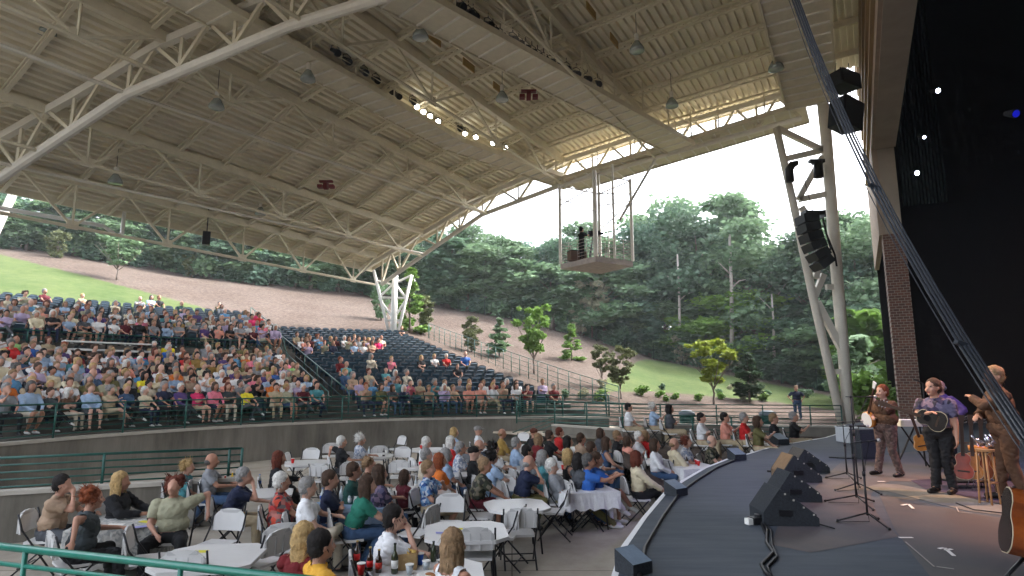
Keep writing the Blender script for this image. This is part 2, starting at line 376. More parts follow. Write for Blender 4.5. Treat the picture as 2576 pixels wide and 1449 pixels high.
# ================================================================== terraces at right
tw = empty('terrace_wall', at_z(1400, 1075, 0), 0, 'low concrete retaining wall beside the stairs, below the green terrace railing', 'wall')
def wall_run(name, pts, th, zt, e, zb=-.1):
    o = e.location; mb, mc = MB(), MB()
    for a, b_ in zip(pts[:-1], pts[1:]):
        A, B = Vector((a[0], a[1], 0))-Vector((o.x, o.y, 0)), Vector((b_[0], b_[1], 0))-Vector((o.x, o.y, 0))
        mb.beam(A+Vector((0, 0, (zt+zb)/2-o.z)), B+Vector((0, 0, (zt+zb)/2-o.z)), th, zt-zb)
        mc.beam(A+Vector((0, 0, zt+.035-o.z)), B+Vector((0, 0, zt+.035-o.z)), th+.06, .07)
    mb.build('wall_body', conc, e); mc.build('coping', capm, e)
wA = at_z(1392, 1071, 1.0); wB = at_z(1668, 1091, 1.0); wC = at_z(1690, 1110, .72); wD = at_z(2010, 1124, .72)
wall_run('w', [wA, wB], .2, 1.0, tw)
tw2 = empty('stage_side_wall', wC, 0, 'lowest concrete wall between the tables and the fenced box, running to the stage edge', 'wall')
wall_run('w', [wC, wD], .2, .72, tw2)
railing('terrace_railing', [Vector((wA.x-1.5, wA.y+.8, 1.04)), Vector((wA.x, wA.y+.25, 1.04)), Vector((wB.x, wB.y+.25, 1.04))], .95, 6, 'green railing on the low concrete terrace wall, right of the curved wall', step=1.7, rr=.02)
railing('box_railing', [Vector((wB.x+.1, wB.y, .75)), Vector((wC.x, wC.y+.2, .75)), Vector((wD.x, wD.y+.2, .75))], .85, 6, 'dark green railing around the fenced box right of the terrace, near the stage edge', step=1.3, rr=.02)
tf = MB(); zt_ = .68
tf.add([(wA.x-2.5, wA.y+.2, zt_), (wB.x, wB.y+.15, zt_), (wB.x+1.5, 29.5, zt_), (wA.x-2.5, 29.5, zt_)], [[0, 1, 2, 3]]); struct('terrace_floor', tf, concl)
bw = empty('back_wall', at_z(2010, 1090, 0), 0, 'low concrete wall behind the fenced box, under the far green railing', 'wall')
bA = at_y(1560, 1062, 27); bB = at_y(2140, 1066, 25.5)
wall_run('w', [bA, bB], .2, .9, bw)
railing('far_railing', [Vector((bA.x-1.5, bA.y+.5, .95)), Vector((bA.x, bA.y, .95)), Vector((bB.x-.35, bB.y, .95))], .85, 6, 'far green railing at the foot of the right lawn', step=1.9, rr=.02)
# sloping stair rail down to the pit
sA = at_y(1290, 1088, 24.6); sB = at_y(1402, 1045, 26)
mb_e = empty('stair_railing', (0, 0, 0), 0, 'sloping dark green stair railing against the end of the curved wall', 'railing')
for k in range(5):
    mb = MB(); mb.tube([sA+Vector((0, 0, -.16*k)), sB+Vector((0, 0, -.16*k)), sB+Vector((2.2, .3, -.16*k))], .018, 6); mb.build('rail', greenm, mb_e)
bf = MB(); bf.add([(wC.x+.1, wC.y+.15, .5), (wD.x+.3, wD.y+.1, .5), (wD.x+1.2, 25.2, .5), (wB.x+.2, 25.2, .5)], [[0, 1, 2, 3]]); struct('box_floor', bf, concl)
# chain-link fence at the wood edge
fm = mat('dark_fence_wire', (.03, .05, .05), .6)
pts = []
for px in range(1150, 2180, 60):
    d1, z1, d2, z2 = hcol(px); p = at_y(px, 956, d2-.6); pts.append(Vector((p.x, d2-.6, ground_z(px, d2-.6))))
railing('wood_edge_fence', pts, 1.9, 9, 'tall dark wire fence along the edge of the wood behind the lawn', 'fence', m=fm, rr=.008, pr=.03, step=3.0)
# ================================================================== roof
def dz(t):
    P = [(36, 10.8), (33, 11.95), (30, 13.0), (26, 14.4), (22, 15.9), (16, 17.2), (10, 17.9), (2.4, 18.4)]
    for (t1, z1), (t2, z2) in zip(P[:-1], P[1:]):
        if t >= t2: return z1+(z2-z1)*(t1-t)/(t1-t2)
    return P[-1][1]
def bz(t):
    P = [(31.5, 9.9), (30.2, 10.5), (26.1, 12.4), (22.2, 14.1), (16.5, 15.1), (11.5, 15.65), (2, 16.4)]
    for (t1, z1), (t2, z2) in zip(P[:-1], P[1:]):
        if t >= t2: return z1+(z2-z1)*(t1-t)/(t1-t2)
    return P[-1][1]
roof = empty('pavilion_roof', (0, 0, 0), 0, 'huge cream steel pavilion roof of corrugated deck, trusses and purlins over the audience', 'roof')
S0, S1 = .5, 34.3  # deck cut short on its unseen near side to admit sky light
dk = MB(); t = 33.6; prof = []
while t > 2.4:
    for (dt, h) in ((0, 0), (.12, 0), (.14, .15), (.32, .15)): prof.append((t-dt, dz(t-dt)+h))
    t -= .34
for s_a, s_b in ((S0, 13), (13, S1)):
    for (ta, za), (tb, zb) in zip(prof[:-1], prof[1:]): dk.quad(ST(s_a, ta, za), ST(s_b, ta, za), ST(s_b, tb, zb), ST(s_a, tb, zb))
dk.build('roof_deck', deckm, roof)
fa = MB()
fa.beam(ST(S0, 33.65, dz(33.65)-.12), ST(S1, 33.65, dz(33.65)-.12), .1, .42)
fa.build('eave_fascia', beige, roof)
tt = [33.6, 30, 26, 22, 16, 10, 2.4]
fa = MB()
for a, b_ in zip(tt[:-1], tt[1:]): fa.beam(ST(S1, a, dz(a)), ST(S1, b_, dz(b_)), .1, .45)
fa.build('edge_fascia', beige, roof)
for i in range(15): # purlins running with the slope
    s = 1.5+i*2.25; mb = MB()
    for a, b_ in zip(tt[:-1], tt[1:]):
        for dp, th in ((.1, .1), (.36, .07)):
            mb.beam(ST(s, a, dz(a)-dp), ST(s, b_, dz(b_)-dp), .15, th)
        n_ = int((a-b_)/.55)
        for j in range(n_):
            ta, tb = a+(b_-a)*j/n_, a+(b_-a)*(j+.5)/n_; tcx = a+(b_-a)*(j+1)/n_
            mb.beam(ST(s, ta, dz(ta)-.34), ST(s, tb, dz(tb)-.16), .022, .022); mb.beam(ST(s, tb, dz(tb)-.16), ST(s, tcx, dz(tcx)-.34), .022, .022)
    mb.build('purlin', beige, roof)
# cross trusses along s
def cross_truss(tk, zb, s0, s1, pan, top=None, rad=.075, deep=None):
    zt = (top if top is not None else dz(tk)-.42); mb = MB()
    mb.tube([ST(s0, tk, zb), ST(s1, tk, zb)], rad, 6); mb.beam(ST(s0, tk, zt), ST(s1, tk, zt), .26, .4)
    n_ = max(1, round((s1-s0)/pan))
    for j in range(n_):
        a = s0+(s1-s0)*j/n_; b_ = s0+(s1-s0)*(j+1)/n_; m_ = (a+b_)/2
        mb.beam(ST(m_, tk, zb), ST(a, tk, zt), .1, .1); mb.beam(ST(m_, tk, zb), ST(b_, tk, zt), .1, .1); mb.beam(ST(m_, tk, zb), ST(m_, tk, zt), .08, .08)
        mb.box(ST(m_, tk, zb+.08), (.5, .05, .4), rotz(-PH+math.pi/2))
    mb.build('cross_truss', beige, roof)
cross_truss(31.6, 9.95, 6, 32.6, 4.6, dz(31.6)-.3, .085)
cross_truss(27.4, 11.75, 4, 33, 5.2); cross_truss(21.8, 14.1, 0, 33, 5.2); cross_truss(16.0, 15.15, 1, 33, 5.2); cross_truss(10.0, 15.75, 1, 33, 5.0)
# arches
def s_B(t): return 8.7+(31-t)*.26
def arch(sf, name, rad, mt):
    tb = [31.3, 29.6, 26.1, 22.2, 16.5, 11.5, 6.5, 2.2]
    if name == 'arch': tb = [31.2, 28.6, 23.4, 16.5, 11.5, 6.5, 2.2]
    mb = MB(); mb.tube([ST(sf(t_), t_, bz(t_)) for t_ in tb], rad, 10)
    mb.build('arch_bottom_chord', mt, roof, False)
    mb = MB()
    for a, b_ in zip(tt[:-1], tt[1:]): mb.beam(ST(sf(a), a, dz(a)-.5), ST(sf(b_), b_, dz(b_)-.5), .26, .3)
    mb.build('arch_top_chord', beige_t, roof)
    mb = MB()
    for a, b_ in zip(tb[:-1], tb[1:]):
        n_ = max(1, round((a-b_)/2.6))
        for j in range(n_):
            p, q = a+(b_-a)*j/n_, a+(b_-a)*(j+1)/n_; m_ = (p+q)/2
            mb.beam(ST(sf(p), p, bz(p)), ST(sf(m_), m_, dz(m_)-.5), .13, .13); mb.beam(ST(sf(m_), m_, dz(m_)-.5), ST(sf(q), q, bz(q)), .13, .13)
            mb.beam(ST(sf(p), p, bz(p)), ST(sf(p), p, dz(p)-.5), .11, .11)
    mb.build('arch_web', beige, roof)
arch(lambda t: 33.0, 'far', .15, beige_t)
arch(s_B, 'arch', .2, beige_t)
# small ridge tubes and struts tying the near arch
mb = MB()
for tk in (28.6, 23.4): mb.tube([ST(1, tk, bz(tk)), ST(s_B(tk), tk, bz(tk)), ST(33, 27.2 if tk > 25 else 22.0, bz(27.2 if tk > 25 else 22.0))], .07, 6)
mb.build('tie_tube', beige_t, roof)
# gutter pipe
mb = MB(); ga_, gb_ = at_t(-40, 516, 33.2), at_t(258, 568, 33.2)
mb.tube([ST(ga_[0], 33.2, ga_[1]), ST(gb_[0], 33.2, gb_[1]), ST(gb_[0]+.7, 33.2, gb_[1]-.35), ST(gb_[0]+.95, 33.2, gb_[1]-.2), ST(gb_[0]+1.0, 33.3, gb_[1]+1.0)], .1, 8)
tag(mb.build('drain_pipe', white_m, roof, True))
mb = MB(); gx = at_t(1042, 690, 31.6); mb.tube([ST(gx[0], 31.6, 10.1), ST(gx[0], 31.6, 11.6)], .09, 8); mb.build('drain_pipe', white_m, roof, True)
# red/yellow plates at purlins over catwalks
mb = MB()
for i in range(9): mb.box(ST(3+i*2.5, 14.6, dz(14.6)-.45), (.9, .04, .35), rotz(math.pi/2-PH))
for i in range(9): mb.box(ST(3+i*2.5, 8.6, dz(8.6)-.45), (.9, .04, .35), rotz(math.pi/2-PH))
mb.build('gusset_plate', mat('ochre_plate', (.42, .27, .08), .6), roof)
# ------------------------------------------------------------------ catwalks
def catwalk(PTS, w, label, mt=beige):
    PTS = [Vector(p) for p in PTS]; e = empty('catwalk', PTS[0], 0, label, 'catwalk', 'catwalks hung under the roof'); o = PTS[0].copy()
    fl, rb, hr = MB(), MB(), MB()
    for A, B in zip(PTS[:-1], PTS[1:]):
        d = (B-A).normalized(); sd_ = Vector((-d.y, d.x, 0)).normalized(); L = (B-A).length
        fl.beam(A-o, B-o, w, .05)
        for s_ in (-1, 1): fl.beam(A-o+sd_*s_*w/2+Vector((0, 0, .02)), B-o+sd_*s_*w/2+Vector((0, 0, .02)), .08, .26)
        n_ = int(L/.75)
        for i in range(n_+1):
            p = A+(B-A)*i/n_-o; rb.beam(p-sd_*w/2-Vector((0, 0, .05)), p+sd_*w/2-Vector((0, 0, .05)), .07, .07)
        for s_ in (-1, 1):
            for z in (.55, 1.05): hr.tube([A-o+sd_*s_*w/2+Vector((0, 0, z)), B-o+sd_*s_*w/2+Vector((0, 0, z))], .022, 6)
            for i in range(0, int(L/2.4)+1):
                q = A+d*2.4*i+sd_*s_*w/2; zt = dz(q.dot(V))-.4
                if zt > q.z+.3: hg = MB(); hg.beam(q-o, Vector((q.x, q.y, zt))-o, .06, .06); hg.build('hanger', beige, e)
    fl.build('walkway', mt, e); rb.build('floor_rib', beige_t, e); hr.build('handrail', mt, e)
    return PTS[0]
def at_tz(px, py, z): return at_z(px, py, z)
ZC = 15.7
c1 = [at_z(600, 66, ZC), at_z(1141, 364, ZC), at_z(1441, 466, ZC-.2)]; c1[0] = c1[0]+(c1[0]-c1[1])*.35
c2 = [at_z(1068, 30, 15.8), at_z(1712, 372, 15.8)]; c2[0] = c2[0]+(c2[0]-c2[1])*.5
CW1 = catwalk(c1, 1.6, 'rear catwalk under the roof carrying the row of lit round lamps')
CW2 = catwalk(c2, 1.7, 'middle catwalk under the roof with a long row of unlit black spotlights')
CW3 = catwalk([at_z(1978, -130, 15.6), at_z(2040, 262, 15.6)], 2.1, 'front catwalk under the roof nearest the stage, meeting the tall lattice tower')
(ta_, za_), (tb_, zb_) = at_s(2030, 283, 33.6), at_s(1436, 463, 33.6)
CW4 = catwalk([ST(33.6, tb_, zb_), ST(33.6, ta_, za_)], 2.5, 'outer catwalk along the right edge of the roof against the white sky')
# ------------------------------------------------------------------ stage lamps
lampm = mat('lamp_glow', (1, .97, .88), emit=9)
def lamp_proto(lit):
    e = empty('stage_lamp', (0, 0, 0))
    mx = Matrix.Rotation(math.radians(125), 3, 'X')
    mb = MB(); mb.lathe([(.07, -.34), (.11, -.3), (.115, .0), (.15, .12), (.155, .3)], (0, 0, 0), 10, mx); mb.build('lamp_body', blackm, e)
    mb = MB(); mb.tube([(-.17, 0, 0), (-.17, 0, .22), (0, 0, .3), (.17, 0, .22), (.17, 0, 0)], .018, 5); mb.tube([(0, 0, .3), (0, 0, .5)], .02, 5); mb.build('bracket', blackm, e)
    mb = MB(); mb.lathe([(.12, .302), (.12, .31)], (0, 0, 0), 12, mx); mb.build('lens', lampm if lit else mat('dark_lens', (.03, .03, .035), .1), e)
    return e
pl, pu = lamp_proto(True), lamp_proto(False); used = {True: False, False: False}
def put_lamp(p, face, lit, label, group):
    src = pl if lit else pu
    o = src if not used[lit] else copy_tree(src); used[lit] = True
    d = Vector(face)-Vector(p); o.location = p; o.rotation_euler = (0, 0, math.atan2(-d.x, d.y)+math.pi); o['label'] = label; o['category'] = 'spotlight'; o['group'] = group
    # local -Y after tilt faces the target
    return o
stg = Vector((7, 9.5, 1))
def row(cw, off, zz, pts, lits, what):
    A = cw
    for k, (px, py) in enumerate(pts):
        r = ray(px, py); pz = A.z+zz; kk = (pz-EZ)/r.z; p = Vector((r.x*kk, r.y*kk, pz))
        side = 'lit' if lits[k] else 'unlit'
        put_lamp(p, (p.x*.2, p.y*.2, 1) if lits[k] else stg, lits[k], '%s round black spotlight, %s from the top left on the %s catwalk' % (side, ordn(k+1), what), 'spotlights on the %s catwalk' % what)
row(CW1, 0, .75, [(843, 130), (872, 152), (915, 180), (945, 200), (983, 228), (1000, 240), (1038, 255), (1049, 266), (1065, 279), (1082, 290), (1102, 303), (1155, 322), (1170, 333), (1197, 342), (1240, 357), (1272, 369)],
    [0]*7+[1]*4+[0]+[1]*4, 'rear')
row(CW2, 0, .8, [(1157, 15), (1178, 32), (1190, 40), (1228, 62), (1240, 75), (1258, 88), (1290, 98), (1305, 108), (1322, 120), (1338, 130), (1352, 140), (1368, 148), (1385, 155), (1400, 165), (1425, 172), (1450, 185), (1478, 198), (1503, 210)], [0]*18, 'middle')
# pendant lamps
pen = None
for i, (px, py, zz, lb) in enumerate([(118, 78, 15.2, 'above the top left roof bay'), (545, 265, 13.8, 'below the near arch, in the left half'), (290, 455, 11.8, 'low above the rear seats at the left'), (1058, 88, 15.6, 'between the two lamp catwalks'), (775, 195, 15, 'beside the rear catwalk, left of the unlit spotlights'), (1263, 246, 16, 'right of centre beside the red reel'), (1602, 122, 16.3, 'right of the middle catwalk'), (1952, 168, 15.5, 'against the front catwalk'), (1690, 262, 16, 'near the right roof edge'), (655, 300 + 235, 12.5, 'above the empty seat block')]):
    p = at_z(px, py, zz)
    if pen is None:
        pen = empty('pendant_light', p); mb = MB(); mb.lathe([(.05, .34), (.12, .3), (.2, .16), (.29, .0), (.31, -.12), (.27, -.14)], (0, 0, 0), 14); mb.build('lamp_shade', mat('frosted_reflector', (.34, .38, .37), .15, .1, 5, metal=.3), pen, True)
        mb = MB(); mb.lathe([(.09, .34), (.1, .62), (.05, .66)], (0, 0, 0), 10); mb.build('ballast', beige_t, pen); mb = MB(); mb.tube([(0, 0, .6), (0, 0, 1.6)], .012, 5); mb.build('cord', blackm, pen); o = pen
    else: o = copy_tree(pen); o.location = p
    tag(o, 'round glass pendant light %s' % lb, 'pendant light', 'pendant lights under the roof')
for px, py, zz, lb in [(1330, 241, 15.8, 'beside the middle catwalk'), (820, 467, 13, 'over the rear of the audience')]:
    p = at_z(px, py, zz); e = empty('cable_reel', p, 0, 'small dark red hanging reel under the roof, %s' % lb, 'reel', 'red reels under the roof')
    rm = mat('dark_red_paint', (.16, .015, .02), .5); mb = MB(); mb.lathe([(.22, -.1), (.22, .1)], (0, 0, 0), 12, Matrix.Rotation(math.pi/2, 3, 'Y')); mb.build('drum', rm, e)
    mb = MB(); mb.box((-.3, 0, -.05), (.25, .3, .16)); mb.box((.3, 0, -.05), (.25, .3, .16)); mb.box((0, 0, .22), (.7, .2, .1)); mb.build('bracket', rm, e)
for px, py in [(519, 600)]:
    p = at_t(px, py, 31.6); e = empty('hanging_speaker', ST(p[0], 31.6, p[1]), .5, 'small black loudspeaker hanging from the rear eave truss', 'loudspeaker')
    mb = MB(); mb.box((0, 0, 0), (.4, .4, .75)); mb.build('cabinet', blackm, e); mb = MB(); mb.tube([(0, 0, .3), (0, 0, 1.8)], .03, 5); mb.build('bracket', blackm, e)
    mb = MB(); mb.lathe([(.13, -.21), (.13, -.2)], (0, 0, -.1), 12, Matrix.Rotation(math.pi/2, 3, 'X')); mb.build('driver', mat('grey_cone', (.3, .32, .33)), e)
# ------------------------------------------------------------------ columns
cb = ground_hit(990, 852); cdep = 45.0
cb = at_y(990, 858, cdep)
vc = empty('roof_column', cb, 0, 'white V-shaped steel lattice column at the back corner of the pavilion, behind the empty seats', 'column')
def q45(px, py): return at_y(px, py, cdep)-cb
mb = MB(); mb.tube([q45(989, 862), q45(994, 690)], [.26, .23], 12); mb.build('centre_post', white_m, vc, True)
for a, b_ in (((984, 858), (940, 680)), ((996, 858), (1036, 692))):
    mb = MB(); mb.tube([q45(*a), q45(*b_)], .12, 8); mb.build('leg', white_m, vc, True)
mb = MB()
for a, b_ in (((953, 748), (992, 712)), ((953, 748), (1022, 750)), ((992, 712), (1022, 750)), ((953, 750), (988, 800)), ((1022, 752), (992, 800)), ((968, 806), (1006, 806)), ((945, 705), (994, 718)), ((994, 712), (1036, 692))):
    mb.tube([q45(*a), q45(*b_)], .085, 6)
mb.build('bracing', white_m, vc)
# near left support struts
nl = empty('roof_strut', ST(9, 31, 9.5), 0, 'pale sloping strut under the near arch at the left edge of the picture', 'column')
mb = MB(); A_ = at_y(33, 486, 31); B_ = at_y(-14, 590, 31); C_ = at_y(-60, 800, 31)
o = nl.location; mb.tube([A_-o, B_-o, C_-o], .2, 8); mb.tube([at_y(-70, 500, 31)-o, C_-o], .2, 8); mb.build('tube', beige_t, nl)
# tower by the stage
td = 28.0
tb0 = at_y(2132, 1078, td); tower = empty('lattice_tower', tb0, 0, 'tall pale lattice tower beside the stage holding up the front of the roof', 'tower')
def q28(px, py, d=td): return at_y(px, py, d)-tb0
mb = MB(); mb.tube([q28(2138, 1082), q28(2106, 700), q28(2077, 330), q28(2037, -60)], [.24, .26, .27, .27], 14); mb.build('main_post', beige_t, tower, True)
mb = MB(); mb.tube([q28(2122, 1082), q28(2045, 745), q28(1993, 500), q28(1953, 322)], [.2, .19, .18, .18], 12); mb.build('inclined_post', beige_t, tower, True)
mb = MB()
for a, b_, r in (((1953, 322), (2070, 378), .13), ((1975, 400), (2070, 378), .13), ((2068, 395), (2008, 502), .13), ((2010, 502), (2080, 488), .13), ((2015, 520), (2062, 590), .13), ((2066, 600), (2052, 700), .13), ((2078, 722), (2108, 722), .12), ((2050, 745), (2072, 690), .13), ((2055, 760), (2118, 880), .15), ((2090, 842), (2122, 842), .12), ((2100, 935), (2125, 935), .12)):
    mb.beam(q28(*a), q28(*b_), r*1.6, r*2)
mb.build('bracing', beige_t, tower)
# two movers and the line array
for k, (px, py, lb) in enumerate([(1992, 432, 'left one of the two black lights clamped on the lattice tower'), (2058, 424, 'right one of the two black lights clamped on the lattice tower')]):
    e = empty('moving_light', at_y(px, py, td-.7), 0, lb, 'moving light', 'black lights on the tower')
    if k == 0:
        mb = MB(); mb.tube([(-.12, 0, -.5), (-.12, 0, .1), (.05, 0, .36), (.3, 0, .45)], [.2, .2, .19, .12], 10); mb.build('lamp_body', blackm, e, True)
        mb = MB(); mb.box((.05, .2, .35), (.25, .4, .08)); mb.build('bracket', blackm, e)
    else:
        mb = MB(); mb.tube([(0, 0, -.45), (.02, 0, .35)], [.22, .2], 10); mb.build('lamp_body', blackm, e, True)
        mb = MB(); mb.box((-.05, 0, .36), (.7, .25, .16)); mb.box((0, .2, .36), (.2, .4, .1)); mb.build('bracket', blackm, e)
la = empty('line_array', at_y(2040, 540, 25.5), 0, 'curved black line array of stacked loudspeakers hanging in front of the lattice tower', 'loudspeaker')
mb = MB(); mb.box((.1, 0, .1), (.85, .5, .07)); mb.box((-.3, 0, 0), (.07, .5, .3)); mb.box((.5, 0, 0), (.07, .5, .3)); mb.tube([(.1, 0, .1), (.1, .6, 2)], .02, 5); mb.build('flying_frame', blackm, la)
pxs = [(2030, 552, 6), (2034, 574, 9), (2040, 597, 14), (2048, 619, 20), (2058, 641, 28), (2068, 662, 36)]
for px, py, an in pxs:
    p = at_y(px, py, 25.5)-la.location; mx = Matrix.Rotation(-math.radians(an), 3, 'Y')
    # -Y rotation tips the box so that it faces the audience
    mb = MB(); mb.box(p, (.66, .9, .36), mx); c = mb.build('cabinet', mat('black_cabinet', (.016, .018, .02), .6, .2, 9), la)
    mb = MB()
    for x_ in (-.05,): mb.lathe([(.14, -.47), (.1, -.44), (.03, -.46)], p+mx @ Vector((x_, 0, 0)), 12, mx @ Matrix.Rotation(-math.pi/2, 3, 'X') @ Matrix.Rotation(math.pi, 3, 'X'))
    mb.build('driver', mat('speaker_cone', (.05, .052, .055), .4), c)
mb = MB(); mb.tube([(.5, 0, -.05), (.62, 0, -.9), (.9, 0, -1.8), (1.0, .1, -2.3)], .045, 6); mb.tube([(.5, 0, -.3), (.75, 0, -1.6)], .03, 5); mb.build('cable', blackm, la)
# dark box speakers hung beside the stage house
for px, py, w_, h_, d_, an, lb in [(2126, 290, 1.15, 1.15, 22.5, .15, 'big black loudspeaker cluster hanging in the gap beside the stage house'), (2120, 206, 1.15, .62, 22.5, 0, 'flat black rigging box directly above the hanging loudspeaker cluster')]:
    e = empty('hanging_speaker', at_y(px, py, d_), 0, lb, 'loudspeaker'); mx = Matrix.Rotation(an, 3, 'Y') @ Matrix.Rotation(.5, 3, 'Z')
    mb = MB(); out = [(-w_/2, -.4), (w_/2, -.4), (w_/2*.8, .4), (-w_/2*.8, .4)]; mb.prism(out, -h_/2, h_/2, mx); mb.build('cabinet', mat('black_cabinet', (.016, .018, .02)), e)
    mb = MB(); mb.box((0, -.43, 0), (w_*.9, .04, h_*.85), mx); mb.build('grille', mat('grille_black', (.008, .008, .01)), e)
    mb = MB(); mb.tube([(-.3, 0, h_/2), (-.2, 0, h_/2+.5)], .02, 5); mb.tube([(.3, 0, h_/2), (.3, 0, h_/2+.5)], .02, 5); mb.build('hanger', blackm, e)
# ------------------------------------------------------------------ hanging camera platform
pd = 30.0
pc = at_y(1500, 655, pd); pf = empty('camera_platform', pc, 0, 'steel camera platform with railings hanging from the roof edge in front of the trees', 'platform')
def qp(px, py, d): return at_y(px, py, d)-pc
F_ = [qp(1410, 658, 31.0), qp(1500, 680, 28.9), qp(1592, 668, 30.2), qp(1510, 650, 32.4)]
zf = 0.0
F_ = [Vector((p.x, p.y, 0)) for p in F_]
plm = mat('galvanised_steel', (.42, .36, .33), .6, .15, 4)
mb = MB(); mb.add([p+Vector((0, 0, z)) for z in (-.28, 0) for p in F_], [[0, 1, 2, 3], [4, 5, 6, 7], [0, 1, 5, 4], [1, 2, 6, 5], [2, 3, 7, 6], [3, 0, 4, 7]]); mb.build('deck', plm, pf)
for i in range(4):
    p = F_[i]; mb = MB(); mb.tube([p, p+Vector((0, 0, 4.4))], .085 if i != 1 else .12, 6); mb.build('hanger_post', beige_t, pf)
for i in range(4):
    a, b_ = F_[i], F_[(i+1) % 4]; mb = MB()
    for k in range(6): mb.tube([a+Vector((0, 0, .18+k*.17)), b_+Vector((0, 0, .18+k*.17))], .014, 5)
    for k in range(1, 4): q = a+(b_-a)*k/4; mb.tube([q, q+Vector((0, 0, 1.05))], .018, 5)
    mb.build('guard_rail', plm, pf)
mb = MB(); mb.tube([F_[2]+Vector((-.6, 0, 2.2)), F_[2]+Vector((1.3, -.3, 5.4))], .07, 6); mb.tube([F_[3]+Vector((0, 0, 0)), F_[3]+Vector((0, 0, 5.5))], .07, 6); mb.tube([(F_[2]+F_[1])/2, (F_[2]+F_[1])/2+Vector((0, 0, 5))], .06, 6)
for i in range(4):
    a, b_ = F_[i], F_[(i+1) % 4]; mb.tube([a+Vector((0, 0, 3.2)), b_+Vector((0, 0, 3.6))], .035, 5); mb.tube([a+Vector((0, 0, 4.3)), b_+Vector((0, 0, 4.3))], .04, 5)
mb.tube([F_[1]+Vector((.35, 0, 1.4)), F_[2]+Vector((0, 0, 3.2))], .03, 5)
for k in range(12): mb.tube([F_[3]+Vector((.5, 0, .4*k)), F_[3]+Vector((.75, 0, .4*k))], .02, 4)
for x_ in (.5, .75): mb.tube([F_[3]+Vector((x_, 0, 0)), F_[3]+Vector((x_, 0, 4.6))], .025, 4)
mb.build('bracing', beige_t, pf)
e = empty('road_case', pc+qp(1452, 650, 30.2)*1.0, .3, 'brown equipment case on the hanging camera platform', 'case'); e.location.z = pc.z+.0
mb = MB(); mb.box((0, 0, .25), (.9, .5, .48)); mb.build('case_body', mat('brown_case', (.13, .08, .06), .6), e); mb = MB(); mb.box((0, 0, .5), (.94, .54, .04)); mb.build('lid', blackm, e)
e = empty('camera_tripod', (pc.x-.15, pc.y, pc.z), 0, 'broadcast camera on a black tripod on the hanging platform', 'tripod camera')
for k in range(3):
    a = k*2.1; mb = MB(); mb.tube([(.4*math.cos(a), .4*math.sin(a), 0), (0, 0, 1.25)], .025, 5); mb.build('leg', blackm, e)
mb = MB(); mb.box((.05, 0, 1.4), (.6, .22, .28)); mb.tube([(.3, 0, 1.4), (.55, 0, 1.42)], .07, 8); mb.build('camera_body', blackm, e)
# ================================================================== stage
EDGE = [(.55, 2.5), (.78, 4.2), (.96, 5.73), (1.22, 6.68), (1.74, 8.05), (2.44, 9.75), (3.06, 10.92), (3.91, 12.41), (4.97, 13.95), (5.64, 14.68), (7.29, 16.71), (8.16, 17.45), (9.69, 18.87), (11.13, 20.56), (12.6, 22.6), (13.2, 24.3)]
out = EDGE+[(15.6, 26.6), (34, 26), (34, -12), (.4, -12)]
stm = tex_mat('stage_deck_grey', (.042, .054, .070), (.082, .095, .113), (.35, 2.5, 1), 2.6, None, .75)
mb = MB(); mb.prism(out, 0, 1.1); struct('stage_floor', mb, stm)
mb = MB()
ed = [Vector((x, y, 1.104)) for x, y in EDGE]
for a, b_ in zip(ed[:-1], ed[1:]):
    d = (b_-a).normalized(); s_ = Vector((-d.y, d.x, 0)); mb.add([a+s_*.06, b_+s_*.06, b_-s_*.0, a-s_*.0, a+s_*.06-Vector((0, 0, .16)), b_+s_*.06-Vector((0, 0, .16))], [[0, 1, 2, 3], [4, 5, 1, 0]])
tag(mb.build('stage_nosing', mat('white_edge_strip', (.72, .72, .73), .5)), 'white strip running along the curved front edge of the stage', 'edging')
mb = MB(); mb.tube([p+Vector((.17, -.1, .02)) for p in ed[1:9]], .02, 6); tag(mb.build('edge_cable', blackm), 'black cable lying along the inside of the white stage edge', 'cable')
# coloured zones of the stage floor (sheets, each 4 mm up)
def sheet(name, pts, z, m): mb = MB(); mb.add([at_z(a, b_, z) for a, b_ in pts], [list(range(len(pts)))]); return struct(name, mb, m)
sheet('stage_warm_patch', [(1958, 1320), (2030, 1250), (2080, 1195), (2118, 1160), (2300, 1135), (2420, 1160), (2470, 1215), (2330, 1212), (2240, 1210), (2200, 1226), (2190, 1250), (2205, 1290), (2260, 1350), (2040, 1390), (1940, 1370)], 1.104, mat('warm_lit_deck_tone', (.055, .058, .066), .7, .15, .7, .05, col2=(.11, .09, .085), detail=9))  # brownish tone of this sheet stands in for warm light on the deck
arcp = [(2180, 1225), (2215, 1216), (2262, 1219), (2330, 1232), (2400, 1243), (2470, 1260), (2576, 1280), (2700, 1300)]
arcq = [(2700, 1326), (2576, 1306), (2520, 1296), (2440, 1286), (2370, 1270), (2290, 1250), (2235, 1236), (2190, 1232)]
sheet('stage_ring', arcp+arcq, 1.108, mat('pale_grey_ring', (.13, .128, .125), .8, .2, 3))
sheet('stage_rug', [(2290, 1208), (2340, 1205), (2440, 1205), (2700, 1215), (2700, 1299), (2576, 1279), (2470, 1259), (2400, 1242), (2330, 1231)], 1.107, mat('purple_carpet', (.035, .028, .055), .95, .2, 4))
sheet('stage_boards', [(2210, 1240), (2290, 1256), (2370, 1275), (2440, 1290), (2576, 1311), (2750, 1330), (2800, 1500), (2380, 1500), (2300, 1400), (2250, 1330)], 1.1045, mat('dark_brown_boards', (.048, .05, .056), .6, .18, .7, .05, col2=(.085, .072, .068), detail=9))
tapem = mat('white_tape', (.75, .73, .68), .6)
